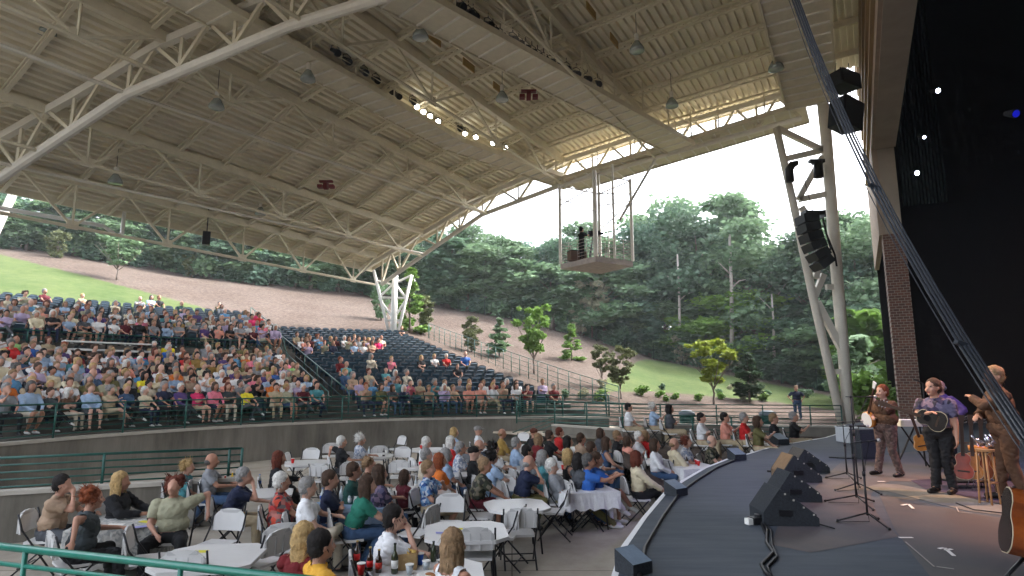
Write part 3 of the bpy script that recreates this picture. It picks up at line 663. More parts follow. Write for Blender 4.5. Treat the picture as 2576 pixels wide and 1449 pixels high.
for k, (pp, lb) in enumerate([([(2268, 1271), (2285, 1268), (2297, 1279)], 'white tape mark in a hook shape in front of the banjo player'), ([(2362, 1380), (2376, 1378), (2400, 1398)], 'white tape arrow mark in the middle of the dark boards'), ([(2378, 1384), (2394, 1381)], 'short white tape stroke beside the tape arrow'),
    ([(2262, 1352), (2296, 1352)], 'white tape dash across the thin chalk line'), ([(2208, 1211), (2226, 1211)], 'small white tape dash near the boots of the banjo player'), ([(2278, 1363), (2350, 1425)], 'thin pale line running diagonally down the stage floor'), ([(2356, 1425), (2400, 1431)], 'faint tape dash near the bottom of the stage'), ([(2406, 1276), (2412, 1288), (2446, 1291)], 'faint L-shaped tape outline on the grey ring')]):
    mb = MB(); w_ = .035 if k not in (5, 6, 7) else .014
    for a, b_ in zip(pp[:-1], pp[1:]):
        A_, B_ = at_z(*a, 1.1165), at_z(*b_, 1.1165); mb.beam(A_, B_, w_, .003)
    tag(mb.build('tape_mark', tapem if k not in (5, 6, 7) else mat('faint_tape', (.3, .28, .26))), lb, 'tape mark', 'tape marks on the stage floor')
# ------------------------------------------------------------------ stage house
sJ = 30.2; PH0, U0, V0 = PH, U, V
PH = math.radians(30); U = Vector((math.sin(PH), math.cos(PH), 0)); V = Vector((-U.y, U.x, 0))
def tz(px, py, s=sJ): return at_s(px, py, s)
tF = tz(2260, 1000)[0]; tB = tz(2318, 1000)[0]; tL = tz(2210, 600)[0]
zbk = tz(2245, 588)[1]; zh = tz(2220, 374)[1]
sh = empty('stage_house', ST(sJ, tF, 1.1), 0, 'brick and sided stage house with a tall dark proscenium opening, at the right', 'building')
o = sh.location
def SH(s, t, z): return ST(s, t, z)-o
def blockst(mb, s0, s1, t0, t1, z0, z1):
    vs = [SH(s, t, z) for z in (z0, z1) for s, t in ((s0, t0), (s1, t0), (s1, t1), (s0, t1))]
    mb.add(vs, [[0, 1, 2, 3], [4, 5, 6, 7], [0, 1, 5, 4], [1, 2, 6, 5], [2, 3, 7, 6], [3, 0, 4, 7]])
bm_ = MB(); blockst(bm_, sJ, sJ+1.4, tB, tF, -.5, zbk)
bo = bm_.build('brick_pillar', brick, sh)
# brick needs own axes: rotate the object so that its local frame follows the wall
for v_ in bo.data.vertices: v_.co = rotz(PH) @ v_.co
bo.rotation_euler = (0, 0, -PH)
mb = MB(); blockst(mb, sJ+.05, sJ+1.3, tB+.06, tF-.03, zbk, zh+.3); mb.build('upper_pillar', mat('smooth_taupe_panel', (.36, .295, .23), .8, .08, 1), sh)
sid = mat('taupe_siding', (.36, .27, .20), .8, .1, 2)
mb = MB(); blockst(mb, sJ, 40, tF-.1, tF+.12, zbk, 25.5); blockst(mb, -2, sJ, tF-.06, tF+.12, zh+.05, 25.5)
mb.build('siding', sid, sh)
mb = MB()
for k in range(9): blockst(mb, -2, 38, tF+.12, tF+.24, zh+.6+k*1.35, zh+.85+k*1.35)
mb.build('siding_girt', mat('ochre_siding', (.30, .2, .1), .7), sh)
mb = MB(); blockst(mb, -2, sJ, tB, tF, zh, zh+.4); mb.build('header_soffit', mat('smooth_taupe_panel', (.25, .215, .18)), sh)
dark = MB()
blockst(dark, 40, 40.2, -20, tF, 0, 26); blockst(dark, -12, 40, -20.2, -20, 0, 26); blockst(dark, -12, 40.2, -20.2, tB, 25.6, 25.8); blockst(dark, -12.3, -12, -20, tF, 0, 26)
dark.build('black_drapes', black, sh)
dk2 = MB(); blockst(dk2, sJ+1.45, sJ+1.6, -20, tB, 1, 26); dk2.build('side_drape', mat('black_velvet', (.003, .003, .004), 1), sh)
gm = mat('dark_green_curtain', (.003, .008, .008), .9, .3, 4)
mb = MB(); n_ = 26; zc0 = tz(2260, 528)[1]
for k in range(n_):
    t0 = tB-.02-.06*k; t1 = t0-.06; s0 = sJ-.1+(.12 if k % 2 else 0); s1 = sJ-.1+(0 if k % 2 else .12)
    mb.quad(SH(s0-.4, t0, zc0), SH(s1-.4, t1, zc0), SH(s1-.4, t1, 25), SH(s0-.4, t0, 25))
mb.build('valance_curtain', gm, sh)
mb = MB(); blockst(mb, -2, sJ-.6, tB-.12, tB-.02, zh+.5, 25); mb.build('border_curtain', gm, sh)
tFw = tF; PH, U, V = PH0, U0, V0; tF = -2.4
# lofted roof strip between pavilion and stage house
ur = empty('upper_roof', ST(30, 1, 19), 0, 'dark corrugated roof strip between the front catwalk and the stage house', 'roof'); o = ur.location
zu = at_s(2115, 178, 34)[1]
mb = MB(); t = 2.35
while t > tF+.15:
    mb.quad(ST(10, t, zu)-o, ST(34, t, zu)-o, ST(34, t-.12, zu)-o, ST(10, t-.12, zu)-o); mb.quad(ST(10, t-.12, zu+.07)-o, ST(34, t-.12, zu+.07)-o, ST(34, t-.26, zu+.07)-o, ST(10, t-.26, zu+.07)-o); mb.quad(ST(10, t-.12, zu)-o, ST(34, t-.12, zu)-o, ST(34, t-.12, zu+.07)-o, ST(10, t-.12, zu+.07)-o); mb.quad(ST(10, t-.26, zu+.07)-o, ST(34, t-.26, zu+.07)-o, ST(34, t-.28, zu)-o, ST(10, t-.28, zu)-o); t -= .28
mb.build('roof_deck', deckm, ur); mb = MB(); mb.beam(ST(10, 2.36, (18.3+zu)/2)-o, ST(34.3, 2.36, (18.3+zu)/2)-o, .06, zu-18.2); mb.build('closure_panel', beige, ur); mb = MB()
for k in range(7): s = 14+k*3; mb.beam(ST(s, 2.35, zu-.15)-o, ST(s, tF+.15, zu-.15)-o, .12, .3)
mb.build('purlin', beige, ur)
# lamps inside the stage house
bl = mat('cool_lamp_glow', (.75, .8, 1.0), emit=12); pulm = mat('blue_lamp_glow', (.01, .015, .7), emit=.05)
for k, (px, py, d, r_, m_, lb) in enumerate([(2360, 228, 15, .06, bl, 'highest small white lamp inside the dark stage house'), (2325, 345, 18, .045, bl, 'smallest white lamp inside the dark stage house, second from the top'), (2307, 435, 18, .07, bl, 'lowest white lamp inside the dark stage house, a half disc'), (2556, 286, 13, .09, pulm, 'dim blue lamp at the right edge inside the dark stage house')]):
    e = empty('ceiling_spotlight', at_y(px, py, d), 0, lb, 'spotlight', 'lamps inside the dark stage house')
    mx = Matrix.Rotation(math.radians(115), 3, 'X')
    mb = MB(); mb.lathe([(r_*.7, -.3), (r_*1.15, -.02), (r_*1.15, 0)], (0, 0, 0), 12, mx); mb.build('lamp_body', black, e); mb = MB(); mb.lathe([(r_*.95, .005), (r_*.6, .012)], (0, 0, 0), 12, mx); mb.build('lens', m_, e)
# stage lights; orange and purple ones hang out of view in the stage house
def spot(name, loc, tgt, power, col, size, rad=.15, blend=.6):
    l_ = bpy.data.lights.new(name, 'SPOT'); l_.energy = power; l_.color = col; l_.spot_size = size; l_.spot_blend = blend; l_.shadow_soft_size = rad
    o_ = bpy.data.objects.new(name, l_); COL.objects.link(o_); o_.location = loc; o_.rotation_euler = (Vector(tgt)-Vector(loc)).to_track_quat('-Z', 'Y').to_euler(); return o_
spot('stage_spot_warm', (-.5, 18, 14.6), (8.0, 10.2, 1.2), 1700, (1, .74, .5), math.radians(22))
spot('stage_spot_orange', (18, 9, 17), (9.0, 8.6, 2.2), 3600, (1, .52, .25), math.radians(22))
spot('stage_spot_purple', (17, 5, 16), (9, 9.6, 1.2), 900, (.5, .4, 1), math.radians(36))
spot('stage_spot_front', (3, 16.5, 14), (7.2, 9.0, 2.2), 260, (1, .8, .65), math.radians(16))
# ================================================================== people
SK = [mat('skin_pink', (.50, .27, .19), .55, .06, 9), mat('skin_tan', (.40, .20, .13), .55, .06, 9), mat('skin_light', (.58, .34, .25), .55, .06, 9)]
HA = {k: mat('hair_'+k, c, .75, .35, 30, .4, detail=8) for k, c in dict(black=(.012, .009, .008), brown=(.055, .03, .018), auburn=(.11, .025, .012), red=(.22, .055, .018), blond=(.42, .28, .12), sandy=(.24, .15, .08), grey=(.25, .24, .23), white=(.6, .58, .54), darkgrey=(.09, .085, .08)).items()}
CL = {}
def cloth(k, c, v=.1, sc_=12):
    CL[k] = mat('cloth_'+k, c, .85, v, sc_, .35, detail=6); return CL[k]
for k, c in dict(white=(.74, .74, .75), cream=(.68, .6, .42), tan=(.36, .25, .17), sage=(.36, .35, .24), black=(.012, .012, .014), navy=(.014, .02, .05), blue=(.03, .12, .42), lightblue=(.33, .45, .62), skyblue=(.1, .28, .5), teal=(.07, .25, .28), green=(.02, .16, .11), darkgreen=(.012, .055, .045), lime=(.3, .55, .2), red=(.5, .02, .02), darkred=(.14, .012, .015), pink=(.75, .2, .28), hotpink=(.68, .03, .14), salmon=(.75, .32, .24), orange=(.65, .17, .03), yellow=(.75, .65, .03), gold=(.75, .4, .05), mustard=(.32, .2, .05), grey=(.24, .25, .27), darkgrey=(.07, .075, .085), brown=(.09, .045, .025), khaki=(.42, .34, .22), olive=(.12, .11, .04), denim=(.04, .08, .16), paledenim=(.22, .31, .44), purple=(.08, .045, .17), lavender=(.42, .34, .5), beige=(.52, .46, .36), slate=(.045, .055, .06), maroon=(.1, .012, .02)).items(): cloth(k, c)
def pattern(name, cols, scale=9, kind='vor'):
    m = bpy.data.materials.new('cloth_'+name); m.use_nodes = True; n = m.node_tree.nodes; l = m.node_tree.links; b = n['Principled BSDF']; b.inputs['Roughness'].default_value = .85
    tc = n.new('ShaderNodeTexCoord'); r = n.new('ShaderNodeValToRGB'); r.color_ramp.interpolation = 'CONSTANT'
    if kind == 'vor':
        v_ = n.new('ShaderNodeTexVoronoi'); v_.inputs['Scale'].default_value = scale; l.new(tc.outputs['Object'], v_.inputs['Vector']); s = n.new('ShaderNodeSeparateColor'); l.new(v_.outputs['Color'], s.inputs[0]); l.new(s.outputs[0], r.inputs[0])
    else:
        v_ = n.new('ShaderNodeTexWave'); v_.inputs['Scale'].default_value = scale; v_.inputs['Distortion'].default_value = .6; v_.bands_direction = kind; l.new(tc.outputs['Object'], v_.inputs['Vector']); l.new(v_.outputs['Fac'], r.inputs[0])
    el = r.color_ramp.elements
    while len(el) < len(cols): el.new(.5)
    for i, c in enumerate(cols): el[i].position = i/len(cols); el[i].color = (*c, 1)
    l.new(r.outputs[0], b.inputs['Base Color']); CL[name] = m; M['cloth_'+name] = m
pattern('redfloral', [(.3, .02, .02), (.05, .015, .02), (.5, .06, .03), (.12, .1, .1), (.35, .12, .1)], 16)
pattern('camo', [(.03, .035, .02), (.1, .09, .05), (.015, .015, .012), (.16, .14, .1)], 14)
pattern('plaid', [(.08, .2, .42), (.5, .55, .62), (.03, .08, .25), (.2, .35, .55)], 22)
pattern('bluepattern', [(.5, .52, .56), (.2, .24, .33), (.6, .6, .62), (.3, .33, .4)], 25)
pattern('violetprint', [(.03, .025, .07), (.10, .09, .16), (.02, .018, .035), (.16, .11, .16)], 14)
pattern('browncheck', [(.1, .055, .045), (.06, .035, .03), (.13, .08, .065)], 24)
shoe_w = mat('white_shoe', (.68, .68, .66), .5); shoe_b = mat('dark_shoe', (.015, .012, .012), .4); eyem = mat('eye_dark', (.02, .015, .012), .3); lipm = mat('lips', (.33, .09, .07), .5)
LB = dict(skin=0, shirt=1, pants=2, shoe=3, eye=4, lip=5)
def ik(a, c, l1, l2, pole):
    a, c, pole = Vector(a), Vector(c), Vector(pole); d = c-a; L = d.length
    if L > (l1+l2)*.995: c = a+d*((l1+l2)*.995/L); d = c-a; L = d.length
    x = (l1*l1-l2*l2+L*L)/(2*L); h = math.sqrt(max(0, l1*l1-x*x)); dn = d/L; pp = pole-dn*pole.dot(dn)
    pp = pp.normalized() if pp.length > 1e-5 else Vector((0, 0, 1)); return a+dn*x+pp*h, c
ARM = { # wrist target relative to the chest base (x side multiplied by side), pole
 'lap': ((.10, .34, -.30), (1, -.3, -.5)), 'knee': ((.14, .42, -.27), (1, -.2, -.5)), 'table': ((.16, .42, -.16), (1, 0, -.8)), 'chin': ((.03, .2, .14), (.6, .6, -1)), 'cross': ((-.12, .2, -.12), (1, .2, -.5)),
 'drink': ((.02, .26, .04), (1, .3, -.7)), 'clap': ((.02, .36, .0), (1, .1, -.8)), 'back': ((.42, -.22, -.12), (1, -1, .2)), 'down': ((.26, .02, -.50), (.6, -.8, 0)), 'hip': ((.26, .0, -.32), (1, -.6, 0)), 'side': ((.30, .08, -.36), (1, -.5, 0)),
 'strum': ((-.04, .26, -.24), (1, -.3, -.2)), 'fret': ((.34, .30, .1), (.5, .2, -1)), 'fretup': ((.16, .24, .26), (.8, .3, -1)), 'reach': ((.22, .50, .05), (.8, 0, -1)), 'camera': ((.1, .42, .06), (1, 0, -1)), 'forward': ((.2, .55, -.1), (1, 0, -1))}
def pose(P):
    """joints of a figure that faces +Y with its floor at z=0"""
    J = {}; k = P.get('kind', 'sit'); lean = P.get('lean', 0.); w_ = P.get('wide', 1.)*1.09
    if k == 'sit': hip = Vector((0, 0, .52))
    elif k == 'lounge': hip = Vector((0, .05, .47)); lean = P.get('lean', -.35)
    else: hip = Vector((0, 0, .92))
    J['hip'] = hip; sl = .50; up = Vector((P.get('tilt', 0.), math.sin(lean), math.cos(lean))).normalized()
    J['chest'] = hip+up*.30; J['sh'] = hip+up*.46; J['neck'] = hip+up*.54; hp = P.get('pitch', 0.); yaw = P.get('yaw', 0.)
    nu = Vector((0, math.sin(lean*.3), math.cos(lean*.3))); J['head'] = J['neck']+nu*.14+Vector((-math.sin(yaw)*.03, math.cos(yaw)*.03, 0))
    J['hm'] = Matrix.Rotation(yaw, 3, 'Z') @ Matrix.Rotation(hp, 3, 'X')
    for s, n in ((-1, 'L'), (1, 'R')):
        S_ = J['sh']+Vector((s*.168*w_, 0, -.03)); J['S'+n] = S_
        am = ARM[P.get('arm'+n, 'lap')] if isinstance(P.get('arm'+n, 'lap'), str) else P['arm'+n]; t = am[0]
        base = J['sh']+Vector((0, 0, -.06)); tgt = base+Vector((s*t[0], t[1], t[2]+.0)); 
        E_, W_ = ik(S_, tgt, .28, .25, (s*am[1][0], am[1][1], am[1][2])); J['E'+n] = E_; J['W'+n] = W_
        H_ = hip+Vector((s*.095*w_, 0, -.02)); J['H'+n] = H_; lg = P.get('leg'+n, P.get('legs', 'bent'))
        if k == 'stand':
            st = P.get('stance', .12); J['K'+n] = Vector((s*st*.9, .03 if P.get('step', 0)*s > 0 else .01, .50)); J['A'+n] = Vector((s*st*1.15, P.get('step', 0)*s, .09))
        elif lg == 'bent': J['K'+n] = hip+Vector((s*.13, .42, .0)); J['A'+n] = Vector((s*.13, .43, .09))
        elif lg == 'tuck': J['K'+n] = hip+Vector((s*.12, .42, -.01)); J['A'+n] = Vector((s*.10, .22, .10))
        elif lg == 'spread': J['K'+n] = hip+Vector((s*.22, .38, .0)); J['A'+n] = Vector((s*.2, .42, .09))
        elif lg == 'over': J['K'+n] = hip+Vector((s*.04, .43, .10)); J['A'+n] = hip+Vector((-s*.14, .66, -.20))
        elif lg == 'ankle': J['K'+n] = hip+Vector((s*.26, .36, .10)); J['A'+n] = hip+Vector((-s*.10, .44, .10))
        elif lg == 'out': J['K'+n] = hip+Vector((s*.09, .43, -.06)); J['A'+n] = Vector((s*.07, .95, .09))
    return J
def figure(P, vox, fingers=False, face=False):
    J = pose(P); w_ = P.get('wide', 1.)*1.09; fat = P.get('fat', 1.)*1.08; prim = []; mb = MB()
    def cap(a, b, ra, rb, lab, n=10):
        a, b = Vector(a), Vector(b); d = b-a; L = d.length
        if L < 1e-4: mb.ell(a, (ra, ra, ra), n, 8); prim.append((a, b, ra, rb, lab)); return
        d = d/L; pts = []; rr = []
        for q in (-.95, -.6, 0): pts.append(a+d*q*ra); rr.append(ra*math.sqrt(max(.02, 1-q*q)))
        for q in (0, .6, .95): pts.append(b+d*q*rb); rr.append(rb*math.sqrt(max(.02, 1-q*q)))
        mb.tube(pts, rr, n); prim.append((a, b, ra, rb, lab))
    def ellp(c, r, lab, mx=None, n=14): mb.ell(c, r, n, 10, mx); rm = min(r); prim.append((Vector(c), Vector(c), sum(r)/3, sum(r)/3, lab))
    up = (J['sh']-J['hip']).normalized(); tm = Vector((0, 0, 1)).rotation_difference(up).to_matrix()
    hip, ch, sh = J['hip'], J['chest'], J['sh']; f = P.get('female', 0)
    ellp(hip+up*.02, (.165*w_*(1.03 if f else 1), .125*fat, .12), 'pants', tm)
    ellp(hip+up*.16, (.145*w_*max(1, fat*.95), .115*fat, .14), 'shirt', tm)
    ellp(ch+up*.02+Vector((0, .01+(.02 if f else 0), 0)), (.165*w_, .118*(fat*.6+.4)+(.012 if f else 0), .17), 'shirt', tm)
    ellp(sh-up*.05, (.160*w_, .095, .085), 'shirt', tm)
    for s in (-1, 1): cap(J['neck']-up*.045+Vector((s*.03, -.015, 0)), sh+Vector((s*.12*w_, 0, -.035)), .05, .052, 'shirt')
    prim.append((hip+up*.12, sh-up*.06, .14, .14, 'shirt')); mb.tube([hip, sh], [.1, .1], 8)
    top = P.get('top', 'short'); bot = P.get('bottom', 'long')
    cap(J['neck']-up*.05, J['neck']+up*.06, .060, .056, 'skin')
    hm = J['hm']; hd = J['head']; hs = P.get('hs', 1.12)
    def H(x, y, z): return hd+hm @ Vector((x*hs, y*hs, z*hs))
    ellp(H(0, -.012, .02), (.077*hs, .097*hs, .10*hs), 'skin', hm, 18); ellp(H(0, .018, -.035), (.062*hs, .072*hs, .085*hs), 'skin', hm, 16)
    cap(H(0, .085, .008), H(0, .108, -.03), .010, .017, 'skin', 8); cap(H(0, .06, -.092), H(0, .07, -.09), .026, .024, 'skin', 8)
    for s in (-1, 1):
        mb.ell(H(s*.079, -.012, -.008), (.012, .022, .034), 8, 6, hm); prim.append((H(s*.08, -.012, .01), H(s*.08, -.012, -.02), .012, .012, 'skin'))
        cap(H(s*.045, .066, -.03), H(s*.03, .078, -.045), .02, .018, 'skin', 8)
    for s, n in ((-1, 'L'), (1, 'R')):
        S_, E_, W_ = J['S'+n], J['E'+n], J['W'+n]
        if top in ('short', 'polo'):
            m_ = S_.lerp(E_, .62); cap(S_, m_, .066*fat**.5, .056, 'shirt'); cap(m_, E_, .05, .041, 'skin'); cap(E_, W_, .041, .027, 'skin')
        elif top == 'tank': cap(S_, E_, .054, .042, 'skin'); cap(E_, W_, .041, .027, 'skin')
        else: cap(S_, E_, .064*fat**.5, .05, 'shirt'); cap(E_, E_.lerp(W_, .93), .05, .036, 'shirt'); cap(E_.lerp(W_, .9), W_, .03, .027, 'skin')
        d = (W_-E_).normalized(); nrm = Vector((0, 0, -1)) if abs(d.z) < .8 else Vector((-s, .2, 0)); sd_ = d.cross(nrm).normalized(); nrm = sd_.cross(d).normalized()
        if fingers:
            pm = W_+d*.045; mb.ell(pm, (.038, .05, .018), 10, 8, Matrix((sd_, d, nrm)).transposed()); prim.append((W_, W_+d*.075, .035, .038, 'skin'))
            for q, ln in zip((-.028, -.01, .009, .027), (.066, .078, .074, .058)):
                a = W_+d*.082+sd_*q; b_ = a+(d*.85+nrm*.35).normalized()*ln*.5; c_ = b_+(d*.4+nrm*.8).normalized()*ln*.5; cap(a-d*.012, b_, .0105, .0095, 'skin', 6); cap(b_, c_, .0095, .008, 'skin', 6)
            ts = -1 if (sd_.x*s) > 0 else 1; a = W_+d*.025+sd_*ts*.03; b_ = a+(d*.6+sd_*ts*.7+nrm*.3).normalized()*.04; cap(a, b_, .014, .012, 'skin', 6); cap(b_, b_+(d*.8+nrm*.5).normalized()*.03, .012, .009, 'skin', 6)
        else:
            cap(W_+d*.02, W_+d*.075, .033, .034, 'skin', 8); cap(W_+d*.08, W_+d*.13+nrm*.02, .03, .02, 'skin', 8); cap(W_+d*.03+sd_*.03, W_+d*.08+sd_*.05, .014, .011, 'skin', 6)
        Hh, K_, A_ = J['H'+n], J['K'+n], J['A'+n]; tr = .086*fat**.6
        if bot == 'long':
            cap(Hh, K_, tr, .062, 'pants'); cap(K_, A_, .062, .05 if P.get('loose', 1) else .042, 'pants')
        elif bot == 'shorts':
            m_ = Hh.lerp(K_, .85); cap(Hh, m_, tr+.004, .074, 'pants'); cap(m_, K_, .056, .054, 'skin'); cap(K_, K_.lerp(A_, .35), .054, .055, 'skin'); cap(K_.lerp(A_, .35), A_, .055, .034, 'skin')
        else:
            m_ = K_.lerp(A_, .45); cap(Hh, K_, tr, .062, 'pants'); cap(K_, m_, .062, .058, 'pants'); cap(m_, A_, .045, .034, 'skin')
        fd = P.get('footdir', Vector((s*.12, 1, 0))); sd2 = (A_-K_).normalized()
        fdd = Vector(fd).normalized() if A_.z < .2 and lgv(P, n, k_=P.get('kind', 'sit')) else (Vector((0, .75, -.45))).normalized()
        cap(A_+Vector((0, 0, -.035))-fdd*.04, A_+fdd*.15+Vector((0, 0, -.055 if A_.z < .2 else -.02)), .042, .036, 'shoe')
    # union
    me = mb.mesh('tmp', SK[0]); ob = bpy.data.objects.new('tmp', me); COL.objects.link(ob); md = ob.modifiers.new('r', 'REMESH'); md.mode = 'VOXEL'; md.voxel_size = vox; md.use_smooth_shade = True
    sm = ob.modifiers.new('s', 'SMOOTH'); sm.factor = .5; sm.iterations = 3 if vox > .015 else 4
    dg = bpy.context.evaluated_depsgraph_get(); ev = ob.evaluated_get(dg).to_mesh()
    nv = len(ev.vertices); co = np.empty(nv*3); ev.vertices.foreach_get('co', co); co = co.reshape(-1, 3); nr_ = np.empty(nv*3); ev.vertices.foreach_get('normal', nr_); nr_ = nr_.reshape(-1, 3)
    fs = [tuple(p.vertices) for p in ev.polygons]; ob.evaluated_get(dg).to_mesh_clear(); bpy.data.objects.remove(ob); bpy.data.meshes.remove(me)
    best = np.full(nv, 1e9); lab = np.zeros(nv, int)
    for a, b_, ra, rb, lb in prim:
        a = np.array(a); b_ = np.array(b_); ab = b_-a; L2 = ab@ab
        t = np.clip(((co-a)@ab)/L2, 0, 1) if L2 > 1e-9 else np.zeros(nv)
        d = np.linalg.norm(co-(a+t[:, None]*ab), axis=1)-(ra+(rb-ra)*t); m_ = d < best; best[m_] = d[m_]; lab[m_] = LB[lb]
    # neckline
    nk = np.array(J['neck']); hh = (co-np.array(hd))@np.array(hm); 
    ishead = (np.linalg.norm(co-np.array(hd), axis=1) < .135*hs) & (hh[:, 2] > -.13); lab[ishead] = 0
    if top == 'tank': lab[(np.abs(co[:, 0]-nk[0]) < .09) & (co[:, 2] > J['sh'].z-.02) & (lab == 1)] = 0
    belt = (co-np.array(hip))@np.array(up); lab[(lab == 1) & (belt < P.get('hem', -.01))] = 2 if P.get('kind') == 'stand' else lab[(lab == 1) & (belt < P.get('hem', -.01))]
    fm_ = None
    if face:
        fl = lab.copy()
        for s in (-1, 1):
            e = hh-np.array([s*.031*hs, .075*hs, .012*hs]); m_ = (np.abs(e[:, 0]) < .013) & (np.abs(e[:, 2]) < .0075) & (e[:, 1] > -.02); fl[m_ & ishead] = 4
        e = hh-np.array([0, .085*hs, -.062*hs]); m_ = (np.abs(e[:, 0]) < .024) & (np.abs(e[:, 2]) < .008) & (e[:, 1] > -.03); fl[m_ & ishead] = 5; fm_ = fl
    return dict(co=co, nr=nr_, f=fs, lab=lab, fl=fm_, J=J, H=H, hm=hm, hd=hd, hs=hs)
def lgv(P, n, k_):
    return not (P.get('leg'+n, P.get('legs', 'bent')) in ('over', 'ankle'))
def hair_mesh(F, style, mb=None, rnd=None):
    mb = mb or MB(); H, hm, hs = F['H'], F['hm'], F['hs']; rnd = rnd or R
    o0 = len(mb.v)
    hq = (24, 16) if rnd is R else (14, 10)
    def e(x, y, z, a, b_, c_): mb.ell(H(x, y, z), (a*hs, b_*hs, c_*hs), hq[0], hq[1], hm)
    if style == 'bald': e(0, -.055, -.02, .082, .066, .05)
    elif style == 'cap': e(0, -.018, .05, .088, .108, .08); mb.box(H(0, .11, .055), (.13, .1, .012), hm)
    else:
        e(0, -.030, .038, .089, .100, .098)
        if style == 'short': e(0, -.055, -.015, .084, .07, .075)
        if style == 'curly':
            for k in range(16):
                a = rnd.uniform(-2.4, 2.4); z = rnd.uniform(-.03, .11); e(.075*math.sin(a), -.04-.06*math.cos(a), z, .045, .045, .042)
        if style in ('bob', 'long', 'mid'):
            L = {'bob': -.09, 'mid': -.13, 'long': -.2}[style]; e(0, -.055, -.03, .098, .078, .11)
            for s in (-1, 1): e(s*.07, -.02, L*.5+.02, .034, .055, abs(L)*.65+.05)
            e(0, -.075, L*.6, .085, .045, abs(L)*.75+.04)
    for i in range(o0, len(mb.v)):
        p = Vector(mb.v[i]); q = (p-F['hd']); mb.v[i] = tuple(p+q.normalized()*.008*noise.noise(q*38+Vector((o0, 0, 0)))+q.normalized()*.006*noise.noise(q*90))
    if style not in ('cap', 'bald') and rnd is R:
        base = mb.v[o0:]; up_ = hm @ Vector((0, 0, 1))
        for i in range(330 if style != 'short' else 220):
            p = Vector(base[rnd.randrange(len(base))]); q = (p-F['hd']); nn = q.normalized(); cu = 1 if style == 'curly' else 0
            d = (nn*(.35+.6*cu)-up_*(1-.6*cu)+Vector((rnd.uniform(-1, 1), rnd.uniform(-1, 1), rnd.uniform(-1, 1)))*(.3+.4*cu)).normalized(); L = rnd.uniform(.02, .045) if style == 'short' else rnd.uniform(.03, .08)
            if (hm.transposed() @ q).y > .06: continue
            s_ = d.cross(nn).normalized()*rnd.uniform(.003, .007); mb.add([p-s_, p+s_, p+d*L+nn*.01+s_*.3, p+d*L+nn*.01-s_*.3], [[0, 1, 2, 3]])
    return mb
def np_mesh(name, co, faces, mats, mi=None):
    me = bpy.data.meshes.new(name); me.from_pydata(co.tolist() if hasattr(co, 'tolist') else co, [], faces)
    for m in mats: me.materials.append(m)
    if mi is not None: me.polygons.foreach_set('material_index', mi)
    me.polygons.foreach_set('use_smooth', [True]*len(me.polygons)); me.update(); return me
def person(loc, face_to, P, label, vox=.02, hero=False, group=None, z=None):
    """one individual: body mesh with hair and clothing children. face_to: angle (0 = +Y)"""
    F = figure(P, vox, hero, hero); co, nr_, fs, lab = F['co'], F['nr'], F['f'], F['lab']
    sk = SK[P.get('skin', 0)]; fa_ = np.array([f for f in fs if len(f) == 4])
    mi = None; mats = [sk]
    if F['fl'] is not None:
        q = F['fl'][fa_]; mi = np.where((q == 4).sum(1) >= 2, 1, np.where((q == 5).sum(1) >= 2, 2, 0)).tolist(); mats = [sk, eyem, lipm]
    sc_ = P.get('size', 1.0)
    body = inst('person', np_mesh('person', co, fa_.tolist(), mats, mi)); body.location = loc; body.rotation_euler = (0, 0, face_to); body.scale = (sc_,)*3
    tag(body, label, 'person', group)
    for nm, lb, mt, off in (('shirt', 1, CL[P['shirt']], .011), ('trousers' if P.get('bottom', 'long') != 'shorts' else 'shorts', 2, CL[P['pants']], .009), ('shoes', 3, shoe_w if P.get('shoe') == 'w' else shoe_b, .005)):
        m_ = (lab[fa_] == lb).sum(1) >= 3; sel = fa_[m_]
        if not len(sel): continue
        ids, inv = np.unique(sel, return_inverse=True); c2 = co[ids].copy(); ofs = np.full(len(ids), off)
        if nm != 'shoes':
            for ii in range(len(c2)):
                x_, y_, z_ = c2[ii]; w1 = noise.noise(Vector((x_*8+y_*3, y_*8, z_*14-x_*6))); w2 = noise.noise(Vector((x_*15, y_*15+3, z_*24+x_*9)))
                ofs[ii] = max(.0045, off+.008-.013*max(0., .16-abs(w1))/.16+.006*w2)
        c2 = c2+nr_[ids]*ofs[:, None]
        inst(nm, np_mesh(nm, c2, inv.reshape(-1, 4).tolist(), [mt]), body)
    if P.get('hair'):
        hmb = hair_mesh(F, P.get('hstyle', 'short')); hmb.build('cap' if P.get('hstyle') == 'cap' else 'hair', HA[P['hair']], body, True)
    F['ob'] = body; return F
def fig_world(F, p): return F['ob'].matrix_basis @ Vector(p)
